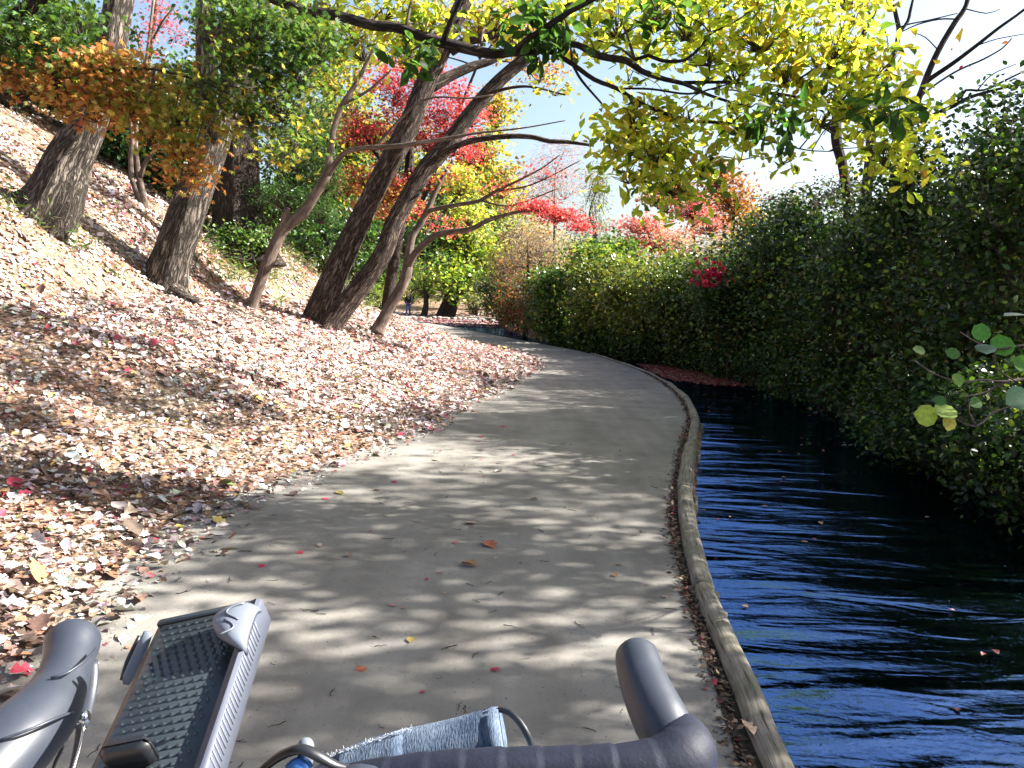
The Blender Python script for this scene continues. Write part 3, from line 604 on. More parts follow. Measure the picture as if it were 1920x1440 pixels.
for a, b_, rx, ry, n, pl in [(1160, 30, 110, 50, 26, YGREEN), (1120, 75, 70, 40, 12, YGREEN), (1290, 30, 100, 55, 28, YGREEN), (1330, 95, 90, 35, 16, YGREEN), (1430, 50, 100, 60, 34, YGREEN + YELLOW[:1]), (1480, 120, 80, 50, 26, YGREEN + YELLOW[:2]),
        (1560, 70, 80, 70, 32, YGREEN + YELLOW[:2]), (1640, 110, 60, 50, 18, YGREEN + YELLOW[:1]), (1600, 170, 80, 45, 24, YGREEN), (1690, 210, 60, 60, 18, YGREEN), (1660, 270, 50, 50, 16, YGREEN), (1710, 300, 40, 40, 10, YGREEN), (1540, 215, 70, 30, 12, YGREEN),
        (1190, 205, 80, 45, 24, YGREEN + YELLOW[:1]), (1230, 270, 90, 50, 34, YGREEN + YELLOW[:2]), (1150, 255, 40, 40, 10, YGREEN), (1260, 335, 75, 40, 22, YGREEN), (1180, 320, 50, 30, 10, YGREEN), (1320, 300, 50, 40, 12, YGREEN), (1290, 210, 80, 25, 9, YGREEN),
        (1390, 215, 70, 40, 14, YGREEN), (1400, 265, 40, 25, 6, YGREEN), (1440, 190, 70, 35, 12, YGREEN), (1470, 295, 35, 15, 4, YGREEN), (1250, 385, 40, 16, 6, YGREEN), (1380, 130, 70, 30, 10, YGREEN),
        (800, 45, 60, 30, 12, YGREEN), (760, 85, 50, 22, 9, YGREEN), (660, 55, 60, 25, 9, OLIVE + YGREEN), (720, 15, 80, 25, 12, YGREEN), (930, 30, 60, 35, 10, YGREEN), (620, 10, 50, 15, 6, YGREEN),
        (1050, 25, 45, 40, 10, YGREEN), (1240, -60, 140, 50, 22, YGREEN), (1420, -60, 140, 60, 26, YGREEN), (1590, -30, 80, 60, 18, YGREEN), (1000, -70, 120, 40, 12, YGREEN), (820, -60, 120, 40, 12, YGREEN)]:
    oakb.append(blob(a, b_, 5.9, rx, ry, int(n * 1.3), 6, .108, pl, 'oak', rd=rx * .9, flat=.65, spread=.11, tilt=1.0, droop=.5, mixin=.3))
for a, b_, d_, rx, ry, n, pl in [(1050, -120, 8.8, 120, 50, 30, YGREEN), (1200, -150, 9.2, 120, 60, 34, YGREEN), (1380, -140, 9.4, 120, 60, 34, YGREEN), (1100, -200, 8.2, 120, 50, 28, YGREEN), (1200, -60, 8.2, 110, 40, 26, YGREEN), (1350, 0, 8.5, 110, 45, 28, YGREEN), (1480, -40, 8.2, 100, 45, 26, YGREEN), (1110, 40, 7.8, 80, 35, 16, YGREEN), (1300, 85, 8.3, 90, 35, 16, YGREEN), (1450, 85, 7.8, 90, 40, 20, YGREEN), (1600, 10, 8.4, 80, 50, 18, YGREEN), (1250, 235, 7.6, 70, 30, 14, YGREEN + YELLOW[:1]), (1180, 130, 7.6, 70, 30, 10, YGREEN)]:
    oakb.append(blob(a, b_, d_ + .5, rx, ry, int(n * (1.5 if b_ < -20 else .6)), 6, .11, pl, 'oak', rd=rx * .8, flat=.65, spread=.12, tilt=1.0, droop=.5, mixin=.3))
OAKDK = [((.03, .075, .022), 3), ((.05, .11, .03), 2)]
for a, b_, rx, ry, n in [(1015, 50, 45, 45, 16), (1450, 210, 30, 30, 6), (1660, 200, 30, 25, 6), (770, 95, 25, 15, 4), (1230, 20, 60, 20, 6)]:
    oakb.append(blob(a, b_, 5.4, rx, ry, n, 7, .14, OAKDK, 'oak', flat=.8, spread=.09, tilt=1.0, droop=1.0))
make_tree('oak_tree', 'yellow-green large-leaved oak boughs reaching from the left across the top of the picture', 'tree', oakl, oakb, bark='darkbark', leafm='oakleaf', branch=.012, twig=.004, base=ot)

mt_ = ground_pt(-4.6, 5.6)
mapl = [('trunk', [mt_, mt_ + (.05, 0, 1.0), mt_ + (.1, -.1, 2.0), mt_ + (.3, -.2, 3.0)], [.12, .1, .08, .05], dict(seg=16, ridge=.05, flare=.3)),
        ('limb', [mt_ + (.05, 0, .55), P(-60, 168, 5.2), P(0, 178, 5.1), P(55, 184, 5.0), P(100, 166, 4.9), P(140, 146, 4.8), P(200, 130, 4.8), P(290, 130, 4.8), P(370, 150, 4.8)], [.05, .028, .025, .02, .016, .013, .01, .008, .005], dict()),
        ('limb', [mt_ + (.1, -.1, 1.9), P(60, 10, 5.0), P(200, -40, 5.0), P(350, -30, 5.0), P(480, 20, 5.0), P(560, 90, 5.0)], [.06, .045, .03, .022, .015, .008], dict())]
mapb = []
GRO = GREEN + OLIVE
for a, b_, rx, ry, n, pl in [(50, 50, 90, 55, 50, GREEN), (110, 110, 70, 45, 34, GREEN), (20, 110, 50, 35, 18, GREEN), (150, 30, 50, 40, 20, GREEN), (470, 45, 95, 55, 60, GREEN), (560, 110, 65, 60, 44, GREEN), (430, 15, 70, 25, 20, GREEN), (530, 180, 60, 50, 34, GREEN + OLIVE[:1]),
        (600, 60, 40, 50, 18, GREEN), (500, 120, 60, 50, 30, GREEN), (430, 110, 40, 30, 14, GRO), (395, 165, 45, 35, 22, GRO), (470, 200, 50, 40, 24, GRO), (330, 200, 50, 40, 26, OLIVE), (280, 140, 50, 30, 20, OLIVE + ORANGE[:2]), (550, 250, 40, 35, 14, GRO),
        (520, 285, 30, 25, 8, OLIVE), (35, 155, 40, 18, 14, ORANGE), (95, 155, 40, 28, 20, ORANGE), (165, 125, 45, 32, 28, ORANGE), (215, 115, 35, 25, 18, ORANGE), (130, 190, 40, 22, 16, ORANGE), (200, 170, 45, 35, 30, ORANGE + OLIVE[:1]), (250, 190, 40, 40, 26, ORANGE + OLIVE),
        (280, 240, 40, 35, 24, ORANGE + OLIVE), (330, 265, 40, 30, 22, OLIVE + ORANGE[:2]), (360, 300, 32, 30, 18, ORANGE + OLIVE[:1]), (340, 335, 28, 18, 10, ORANGE), (400, 240, 35, 30, 14, OLIVE + ORANGE[:1]), (180, 210, 30, 20, 10, ORANGE), (-60, 60, 60, 80, 20, GREEN)]:
    mapb.append(blob(a, b_, 4.9, rx * 1.25, ry * 1.2, int(n * 1.5), 8, .05, pl, 'maple', rd=rx * 1.1, flat=.5, spread=.085, tilt=.8, droop=.3, mixin=.55, pw=.75))
make_tree('green_maple_tree', 'fine-leaved maple hanging in from the top left, green above turning orange at its lower edge', 'tree', mapl, mapb, bark='darkbark', leafm='mapleleaf', branch=.009, twig=.0025, base=mt_)

DK = 1.27
# ------------------------------------------------------------------ background trees on the hill and beyond
def bg(name, label, px, py, d, w_, blobs_, cat='tree', root=None, **kw):
    """a tree of the background: trunk from the ground to the middle of the crown"""
    d = dk(d); x, y, _ = P(px, py, d) if root is None else P(root[0], 600, dk(root[1])); b0 = np.array([x, y, zh(x, y) - .2]); t_ = P(px, py, d)
    if t_[2] < b0[2] + .5: t_[2] = b0[2] + .5
    r = w_ * .5 * d / FPX
    lb = [('trunk', [b0, b0 * .5 + t_ * .5 + (r, 0, 0), t_], [r * 1.3, r, r * .5], dict(seg=10, ridge=.04, flare=.2, step=.3))]
    return make_tree(name, label, cat, lb, blobs_, **dict(dict(bark='darkbark', branch=r * .6, twig=d * .00035), **kw))
bg('evergreen_tree', 'dark broadleaf evergreen filling the top left corner above the slope', 60, 40, 14, 26,
   [blob(40, 60, 14, 150, 90, 230, 14, .13, DKGREEN, 'oval'), blob(130, 120, 14.5, 110, 70, 150, 14, .13, DKGREEN, 'oval'), blob(30, 170, 14, 110, 40, 90, 14, .12, DKGREEN, 'oval'), blob(-90, 60, 14, 100, 120, 90, 14, .13, DKGREEN, 'oval')], leafm='glossleaf')
bg('evergreen_tree', 'dark evergreen behind the thick leaning trunk, below the blue sky gap', 225, 190, 16, 20,
   [blob(215, 160, 16, 70, 60, 110, 14, .13, DKGREEN, 'oval'), blob(260, 230, 15.5, 80, 60, 120, 14, .13, DKGREEN, 'oval'), blob(180, 60, 16.5, 60, 50, 60, 14, .13, DKGREEN, 'oval')], leafm='glossleaf')
bg('evergreen_tree', 'mid-green evergreen between the forked trunk and the blue sky gap', 370, 200, 18, 20,
   [blob(360, 170, 18, 70, 70, 120, 14, .14, DKGREEN + GREEN, 'oval'), blob(320, 250, 17, 80, 60, 120, 14, .13, DKGREEN, 'oval'), blob(420, 60, 19, 60, 80, 80, 14, .14, GREEN, 'oval'), blob(380, 310, 16, 60, 50, 70, 14, .12, DKGREEN, 'oval')], leafm='glossleaf')
bg('shrub', 'dark evergreen shrub at the top of the slope behind the three-stemmed sapling', 290, 320, 14, 10,
   [blob(235, 300, 14, 60, 40, 80, 13, .1, DKGREEN, 'oval'), blob(310, 330, 13.8, 60, 40, 80, 13, .1, DKGREEN, 'oval'), blob(200, 240, 14.2, 40, 50, 60, 13, .1, DKGREEN, 'oval')], cat='shrub', leafm='glossleaf')
bg('broadleaf_tree', 'olive and yellow autumn tree between the green maple and the crimson maple', 610, 140, 21, 22,
   [blob(600, 110, 21, 70, 70, 90, 12, .15, OLIVE + GREEN, 'oval'), blob(650, 180, 20, 60, 60, 70, 12, .14, OLIVE, 'oval'), blob(560, 40, 21, 70, 50, 60, 12, .15, OLIVE + YGREEN, 'oval'), blob(680, 70, 21, 60, 60, 60, 12, .15, OLIVE + YELLOW, 'oval'), blob(620, 230, 19, 50, 50, 50, 12, .13, OLIVE + DKGREEN, 'oval')])
bg('broadleaf_tree', 'yellow-brown autumn tree above and behind the crossing of the twin trunks', 900, 110, 23, 9,
   [blob(960, 50, 23, 70, 60, 80, 12, .15, YELLOW + ORANGE, 'oval'), blob(900, 30, 23, 60, 50, 60, 12, .15, YELLOW, 'oval'), blob(800, 40, 24, 80, 50, 70, 12, .15, OLIVE + YELLOW, 'oval'), blob(1010, 130, 23, 50, 30, 26, 11, .14, ORANGE, 'oval'), blob(760, 90, 24, 60, 50, 50, 12, .15, OLIVE, 'oval')], root=(690, 24))
bg('yellow_tree', 'golden yellow tree showing between the leaning trunks and the sky', 890, 330, 24, 8,
   [blob(930, 200, 24, 40, 50, 60, 12, .15, YELLOW, 'oval'), blob(905, 280, 24, 50, 50, 70, 12, .15, YELLOW + YGREEN, 'oval'), blob(940, 340, 24, 50, 40, 50, 12, .15, YELLOW + PALEG, 'oval'), blob(860, 340, 23, 50, 40, 50, 12, .14, YELLOW + YGREEN, 'oval'), blob(880, 400, 23, 50, 30, 40, 12, .14, YGREEN, 'oval')], root=(660, 25))
bg('evergreen_tree', 'dark evergreen tree low behind the twin trunks and red maple stem', 690, 450, 21, 18,
   [blob(660, 430, 20, 80, 60, 130, 13, .13, DKGREEN + GREEN, 'oval'), blob(760, 440, 21, 60, 50, 80, 13, .13, DKGREEN, 'oval'), blob(600, 440, 18, 60, 50, 80, 13, .12, DKGREEN, 'oval'), blob(700, 500, 19, 70, 40, 90, 13, .12, DKGREEN + GREEN, 'oval'), blob(560, 470, 17, 60, 40, 70, 13, .11, DKGREEN + GREEN, 'oval')], leafm='glossleaf')
bg('shrub', 'bright green leafy shrub on the bank beside the red maple stem', 735, 540, 20, 8,
   [blob(725, 530, 19, 36, 34, 70, 13, .1, BRIGHTG, 'slim'), blob(690, 545, 18, 40, 26, 60, 13, .1, BRIGHTG, 'slim')], cat='shrub')
bg('evergreen_tree', 'glossy evergreen tree standing behind the far bend of the path', 840, 470, 62, 26,
   [blob(800, 440, 62, 60, 60, 130, 14, .34, DKGREEN + GREEN, 'oval', spread=.5), blob(870, 430, 62, 70, 60, 150, 14, .34, YGREEN + GREEN, 'oval', spread=.5), blob(850, 520, 61, 70, 50, 130, 14, .32, BRIGHTG + YGREEN, 'oval', spread=.5), blob(830, 350, 63, 60, 60, 100, 14, .34, GREEN + OLIVE, 'oval', spread=.5), blob(910, 490, 63, 50, 60, 90, 14, .34, YGREEN, 'oval', spread=.5)], leafm='glossleaf')
bg('shrub', 'light green rounded shrub beside the far path near the walking person', 795, 540, 60.5, 10,
   [blob(800, 528, 64, 42, 40, 130, 14, .3, BRIGHTG, 'slim', spread=.4), blob(770, 550, 64.5, 24, 26, 50, 14, .3, BRIGHTG, 'slim', spread=.4)], cat='shrub')
bg('shrub', 'pale silvery-green shrub at the right end of the far path', 890, 565, 65.5, 8,
   [blob(885, 565, 65.5, 26, 30, 60, 14, .28, PALEG + GREYG, 'slim', spread=.4), blob(915, 560, 66, 30, 34, 60, 14, .28, GREYG, 'slim', spread=.4)], cat='shrub')
bg('pale_green_tree', 'pale yellow-green tree in the far middle left of the pink twiggy trees', 930, 400, 70, 16,
   [blob(920, 370, 70, 60, 60, 130, 12, .36, PALEG + YGREEN, 'oval', spread=.5), blob(960, 440, 70, 50, 50, 90, 12, .36, PALEG, 'oval', spread=.5), blob(880, 320, 72, 50, 40, 60, 12, .36, PALEG + YELLOW, 'oval', spread=.5)])
bg('twiggy_tree', 'nearly bare pink-grey tree with sparse red leaves in the far middle', 1040, 380, 48, 6,
   [blob(1040, 330, 48, 75, 50, 260, 8, .17, PINK + GREYG, 'slim', hub='local', spread=.5, twig=.006), blob(990, 370, 48, 65, 45, 200, 8, .17, TAN + PINK, 'slim', hub='local', spread=.5, twig=.006), blob(1060, 280, 48, 60, 25, 90, 6, .15, PINK, 'slim', hub='local', spread=.5, twig=.006)], twigm='paletwig')
bg('conifer_tree', 'grey-green pointed tree against the sky in the far middle', 1115, 430, 55, 12,
   [blob(1120, 350, 55, 24, 44, 90, 12, .26, GREYG + PALEG, 'slim', hub='local', spread=.4), blob(1110, 420, 55, 38, 45, 100, 10, .26, GREYG + PALEG, 'slim', hub='local', spread=.4), blob(1105, 480, 55, 48, 40, 100, 10, .26, GREYG, 'slim', hub='local', spread=.4)])
bg('twiggy_shrub', 'bleached tan shrub of bare twigs in the centre beyond the bend', 990, 480, 36, 9,
   [blob(990, 450, 36, 60, 50, 260, 8, .14, TAN, 'slim', hub='local', spread=.4, twig=.008), blob(960, 500, 36, 50, 40, 110, 7, .14, TAN + GREYG, 'slim', hub='local', spread=.4, twig=.008), blob(1040, 470, 36, 40, 40, 80, 7, .14, TAN + PALEG, 'slim', hub='local', spread=.4, twig=.008)], cat='shrub', twigm='paletwig')
DK = 1.0
bg('shrub', 'bright green bush behind the hedge near the middle of the picture', 1120, 500, 29, 10,
   [blob(1115, 490, 29, 50, 35, 130, 13, .16, BRIGHTG + GREEN, 'oval', spread=.25), blob(1160, 470, 30, 35, 26, 60, 13, .16, GREEN, 'oval', spread=.25)], cat='shrub')
bg('pink_maple_tree', 'pale pink maple crown beyond the hedge, left of the dark pink one', 1220, 460, 36, 12,
   [blob(1205, 420, 36, 45, 22, 70, 12, .16, PINK, 'star', flat=.35, spread=.35), blob(1240, 450, 36, 60, 25, 90, 12, .16, PINK + TAN, 'star', flat=.35, spread=.35), blob(1180, 460, 36, 35, 22, 40, 12, .16, PINK, 'star', flat=.35, spread=.35)], leafm='mapleleaf')
bg('pink_maple_tree', 'deep pink maple crown beyond the hedge under the oak boughs', 1300, 420, 38, 12,
   [blob(1300, 385, 38, 50, 30, 90, 12, .17, RED + PINK, 'star', flat=.35, spread=.35), blob(1330, 420, 38, 45, 25, 70, 12, .17, PINK, 'star', flat=.35, spread=.35), blob(1270, 360, 39, 40, 22, 50, 12, .17, PINK + RUST, 'star', flat=.35, spread=.35)], leafm='mapleleaf')
bg('orange_tree', 'rusty orange tree beyond the hedge beside the deep pink maple', 1375, 400, 33, 12,
   [blob(1375, 370, 33, 45, 40, 80, 12, .17, RUST + ORANGE, 'oval', spread=.3), blob(1350, 330, 33, 40, 30, 50, 12, .17, RUST + ORANGE, 'oval', spread=.3), blob(1400, 410, 33, 35, 30, 50, 12, .17, ORANGE + YELLOW, 'oval', spread=.3), blob(1240, 375, 34, 40, 20, 40, 11, .17, DKGREEN + RUST, 'oval', spread=.3)])
bg('twiggy_shrub', 'pale shrub of arching bare stems above the flowering bush', 1330, 470, 27, 8,
   [blob(1320, 460, 27, 70, 30, 110, 6, .12, PALEG + TAN, 'slim', hub='local', spread=.3, twig=.014), blob(1400, 450, 26, 50, 25, 70, 6, .12, PALEG, 'slim', hub='local', spread=.3, twig=.014)], cat='shrub', twigm='paletwig')
bg('twiggy_shrub', 'grey thicket of thin upright twigs on the hedge top below the dark trunks', 1510, 410, 20, 8,
   [blob(1490, 385, 20, 70, 32, 120, 6, .075, GREYG + DKGREEN + PINK[:1], 'oval', hub='local', spread=.2, twig=.01), blob(1570, 360, 20, 60, 32, 100, 6, .075, GREYG + DKGREEN, 'oval', hub='local', spread=.2, twig=.01), blob(1440, 410, 20, 50, 30, 70, 6, .075, GREYG + GREEN, 'oval', hub='local', spread=.2, twig=.01)], cat='shrub', twigm='paletwig')
DK = 1.27
for a, pl, lab in [((640, 330, 26, 60, 50), GREEN + OLIVE, 'mixed green tree seen in the gap between cedar and crimson maple'), ((720, 330, 34, 90, 70), OLIVE + DKGREEN, 'olive tree half hidden behind the crimson maple crown'), ((560, 330, 24, 80, 70), DKGREEN, 'dark evergreen half hidden behind the cedar foliage')]:
    bg('broadleaf_tree', lab, a[0], a[1], a[2], 14, [blob(a[0], a[1], a[2], a[3], a[4], 150, 13, .16, pl, 'oval', spread=.25), blob(a[0] + 20, a[1] - 70, a[2], a[3], a[4], 120, 13, .16, pl, 'oval', spread=.25), blob(a[0] - 10, a[1] + 80, a[2], a[3], a[4], 120, 13, .16, pl, 'oval', spread=.25)])
DK = 1.0
# bare trees on the right, beyond the hedge
D1 = 15.0
make_tree('bare_tree', 'leafless dark tree spreading its branches in the white sky at the top right', 'tree',
    [limb('trunk', [(1655, 560, D1, 26), (1668, 420, D1, 22), (1690, 300, D1, 18), (1712, 215, D1, 14), (1728, 170, D1, 12), (1742, 133, D1, 12), (1761, 92, D1, 11), (1789, 44, D1, 10), (1808, 17, D1, 9), (1822, -20, D1, 6), (1850, -90, D1, 4)], step=.08),
     limb('limb', [(1736, 155, D1, 8), (1745, 147, D1, 9), (1789, 117, D1 - .3, 8), (1830, 86, D1 - .6, 7), (1872, 53, D1 - .8, 6), (1919, 19, D1 - 1, 5), (1990, -40, D1 - 1.2, 3)]),
     limb('limb', [(1712, 215, D1, 6), (1730, 178, D1 + .2, 4), (1789, 136, D1 + .3, 4), (1844, 111, D1 + .4, 3.5), (1880, 90, D1 + .5, 3), (1897, 72, D1 + .5, 2)]),
     limb('limb', [(1706, 236, D1, 7), (1750, 215, D1 - .4, 7), (1789, 198, D1 - .6, 8), (1817, 183, D1 - .8, 7), (1872, 167, D1 - 1, 5), (1925, 157, D1 - 1.2, 4), (2000, 145, D1 - 1.4, 2)]),
     limb('limb', [(1775, 203, D1 - .5, 4), (1800, 184, D1 - .8, 4), (1811, 169, D1 - .8, 5), (1844, 169, D1 - .8, 4), (1886, 150, D1 - .9, 4), (1925, 132, D1 - 1, 3), (1990, 110, D1 - 1.1, 2)]),
     limb('limb', [(1800, 30, D1, 6), (1812, 0, D1 + .1, 5), (1806, -40, D1 + .2, 3)]), limb('limb', [(1795, 36, D1, 3), (1761, 36, D1 + .2, 3), (1720, 46, D1 + .4, 2.5), (1690, 60, D1 + .5, 2)]),
     limb('limb', [(1830, 172, D1, 2.5), (1860, 140, D1, 2.2), (1905, 120, D1, 1.6)]), limb('limb', [(1830, 86, D1 - .6, 2.5), (1870, 73, D1 - .6, 2), (1930, 62, D1 - .6, 1.5)]), limb('limb', [(1812, 17, D1, 2.5), (1850, 25, D1, 2), (1875, 17, D1, 1.5)]),
     limb('limb', [(1850, 168, D1 - 1, 2), (1880, 178, D1 - 1, 2), (1925, 175, D1 - 1, 1.4)]), limb('limb', [(1760, 95, D1, 2.5), (1735, 70, D1, 2), (1715, 62, D1, 1.5)])],
    [(P(x, y, D1 - .6), (.05, .05, .03), dict(ncl=1, per=1, size=.1, pal=PINK + RED, shape='oval', branch=.003)) for x, y in [(1802, 94), (1903, 88), (1815, 217), (1820, 122), (1912, 180), (1795, 205)]],
    bark='darkbark', twigm='twig', leafm='mapleleaf', branch=.0)
D2 = 17.0
make_tree('bare_tree', 'dark slightly curved trunk rising from hedge into oak leaves, beside a paler one', 'tree',
    [limb('trunk', [(1596, 560, D2, 24), (1592, 420, D2, 20), (1588, 365, D2, 18), (1580, 310, D2, 18), (1568, 255, D2, 20), (1576, 170, D2, 14), (1612, 80, D2, 11), (1630, 42, D2, 9), (1642, 17, D2, 8), (1655, -20, D2, 6)], seg=14, step=.1, ridge=.05),
     limb('limb', [(1570, 250, D2, 8), (1530, 225, D2, 6), (1495, 232, D2, 4), (1470, 215, D2, 2)]), limb('limb', [(1634, 30, D2, 4), (1620, 10, D2, 3), (1612, -10, D2, 2)]), limb('limb', [(1634, 36, D2, 3), (1660, 60, D2, 2.5), (1665, 90, D2, 1.5)])],
    [blob(1575, 330, D2, 14, 30, 6, 3, .06, RED, 'star'), blob(1620, 40, D2, 40, 16, 4, 3, .07, PINK, 'star')], bark='darkbark', leafm='mapleleaf', branch=.005, twig=.003)
make_tree('bare_tree', 'paler straight trunk rising from the hedge just right of a dark curved trunk', 'tree',
    [limb('trunk', [(1616, 560, 16, 26), (1621, 400, 16, 22), (1628, 330, 16, 20), (1632, 290, 16, 19), (1636, 235, 16, 17), (1660, 150, 16, 12), (1684, 70, 16, 9), (1680, 30, 16, 8), (1668, -20, 16, 6)], seg=14, step=.1, ridge=.05),
     limb('limb', [(1686, 62, 16, 5), (1702, 40, 16, 6), (1707, 20, 16, 6), (1714, -10, 16, 4)]), limb('limb', [(1690, 50, 16, 3), (1705, 45, 16, 3), (1740, 38, 16, 2.5), (1795, 25, 16, 2)]), limb('limb', [(1640, 220, 16, 7), (1690, 205, 16, 4), (1740, 195, 16, 2)])],
    [blob(1640, 330, 16, 18, 22, 4, 3, .06, PINK, 'star')], bark='bark', leafm='mapleleaf', branch=.005, twig=.003)

# ------------------------------------------------------------------ shrubs of the right bank
SPRAY = [((.16, .25, .045), 2), ((.25, .3, .06), 1), ((.09, .17, .03), 2)]  # lighter greens: the sunlit look of the hedge tops put into leaf colour
def shrub(name, label, x, y, rx, ry, h, n, size, pal, leafm='glossleaf', stems=7, group=None, cat='shrub', z0=None, per=13, sub=7, low=.1, spray=0):
    zb = zh(x, y) if z0 is None else z0
    root = thing(name, (x, y, zb), label, cat, group)
    sb, lb = MB(), MB(); base = np.array([x, y, zb - .1])
    for k in range(stems):
        a = rng.uniform(0, 6.28); q = base + (.15 * math.cos(a), .15 * math.sin(a), 0)
        e = base + np.array([rx * .8 * math.cos(a) * rng.uniform(.2, 1), ry * .8 * math.sin(a) * rng.uniform(.2, 1), h * rng.uniform(.75, 1.02)])
        m1 = q * .6 + e * .4 + rng.normal(0, .08, 3) * h * .5; m2 = q * .25 + e * .75 + rng.normal(0, .06, 3) * h * .5
        tube(sb, [q, m1, m2, e], [.028, .022, .013, .005], 5, .25, seed=k)
        for _ in range(5):
            t = rng.uniform(.3, .95); s_ = q * (1 - t) + e * t; f_ = s_ + nrm(rng.normal(0, 1, 3) * (1, 1, .6)) * rng.uniform(.3, .7) * rx
            sticks(sb, [s_], [f_], .007, .003)
    sb.build('stems', M['twig'], root, smooth=True)
    cs = [(np.array([0, 0, low * h + (1 - low) * h * .5]), np.array([rx, ry, h * (1 - low) * .5]), .4)]
    for k in range(sub):
        a = rng.uniform(0, 6.28); f_ = rng.uniform(.5, 1.0)
        cs.append((np.array([rx * f_ * math.cos(a), ry * f_ * math.sin(a), h * rng.uniform(.3, .97)]), np.array([rx, ry, h * .35]) * rng.uniform(.22, .48), .6 / sub))
    tb = MB()
    for c, r, fr in cs:
        crown(lb, tb, base + c, r, max(4, int(n * fr)), per, size, pal, 'oval', flat=.8, tilt=1.0, spread=size * 2.0, twig=.0035, pw=.4, droop=.4, mixin=.6)
    if spray: crown(lb, tb, base + (0, 0, h * .6), (rx * 1.12, ry * 1.12, h * .5), spray, 9, size * 1.1, pal + SPRAY, 'oval', flat=.9, spread=size * 2.4, twig=.005, pw=.06, droop=.2, mixin=.8, hub=base + (0, 0, h * .35))
    tb.build('twigs', M['twig'], root, kind='stuff')
    lb.build('foliage', M[leafm], root)
    return root
HEDGE = [((.026, .06, .014), 3.5), ((.042, .095, .02), 3), ((.014, .032, .01), 3), ((.2, .27, .045), .7), ((.09, .16, .03), 1.0)]  # last two, brighter greens put sunlit leaves into the palette
HEDGE2 = [((.05, .085, .02), 3), ((.1, .13, .03), 2), ((.15, .17, .04), 1), ((.03, .05, .015), 1)]
HEDGE3 = [((.16, .18, .04), 3), ((.07, .11, .025), 3), ((.24, .22, .05), 1)]
HX = -.62
hg = [('tall dark green shrub at the right edge of the picture, overhanging the water', 6.15, 8.4, 1.25, 1.3, 3.55, 900, .062, HEDGE),
      ('dark green shrub behind the large round leaves, second from the right picture edge', 6.7, 10.8, 1.45, 1.4, 3.75, 900, .066, HEDGE),
      ('dark shrub below the oak leaf tips, right of the two bare trunks', 6.7, 13.2, 1.4, 1.5, 3.5, 850, .07, HEDGE),
      ('dark green shrub directly below the two bare trunks on the right bank', 6.7, 15.8, 1.45, 1.5, 3.3, 800, .078, HEDGE),
      ('dark shrub on the right bank between the bare trunks and the red-flowered camellia', 6.5, 18.6, 1.4, 1.5, 3.0, 750, .085, HEDGE + HEDGE2),
      ('olive shrub below the red-flowered camellia, over the red leaf patch', 5.9, 21.3, 1.4, 1.4, 2.7, 650, .095, HEDGE2),
      ('olive and yellow-green shrub left of the camellia on the right bank', 5.0, 24.0, 1.4, 1.4, 2.75, 620, .105, HEDGE3),
      ('yellow-green shrub over the water beyond the leaf patch, at the bend', 3.9, 27.0, 1.4, 1.4, 2.75, 560, .115, HEDGE3),
      ('green shrub over the dark water where the path narrows, next to the reddish thicket', 2.7, 30.5, 1.4, 1.4, 2.5, 520, .125, HEDGE2 + GREEN)]
for lab, x, y, rx, ry, h, n, s, pal in hg: shrub('bank_shrub', lab, x + HX, y, rx, ry, h, int(n * 1.75), s * 1.22, pal, group='shrubs along the right bank', low=-.16, sub=13, spray=140)
for lab, x, y, rx, h, n, s, pal in [('reddish brown twiggy thicket in the centre at the far water edge', 1.6, 34.5, 1.4, 2.2, 420, .12, RUST + GREYG), ('dark olive thicket beside the far pond, left of the reddish one', .6, 40, 1.6, 2.4, 450, .14, HEDGE2 + RUST),
                                   ('grey-green thicket at the right end of the far stone edge', -.2, 49, 1.7, 2.6, 430, .17, GREYG + HEDGE2), ('tall olive thicket standing behind the reddish thicket', 2.6, 37, 1.7, 3.1, 430, .14, HEDGE2 + TAN[:1]),
                                   ('brown and green thicket behind the far pond', 1.2, 46, 2.0, 3.3, 400, .17, RUST + HEDGE3)]:
    shrub('thicket', lab, x, y, rx, rx, h, int(n * 1.7), s, pal, 'leaf', group='thickets by the far pond', low=-.1)
for x, y, h, n, pal in [(8.6, 11.5, 3.6, 420, HEDGE), (8.8, 15, 3.5, 420, HEDGE), (8.6, 19, 3.3, 380, HEDGE2), (7.6, 23, 3.2, 360, HEDGE2), (6.4, 27.5, 3.1, 340, HEDGE3), (5.0, 32, 3.1, 320, HEDGE3)]:
    shrub('bank_shrub', 'shrub in the second row of the right bank hedge, only its top showing', x, y, 1.7, 1.7, h, n * 2, .1, pal, group='second row of the hedge', low=0)
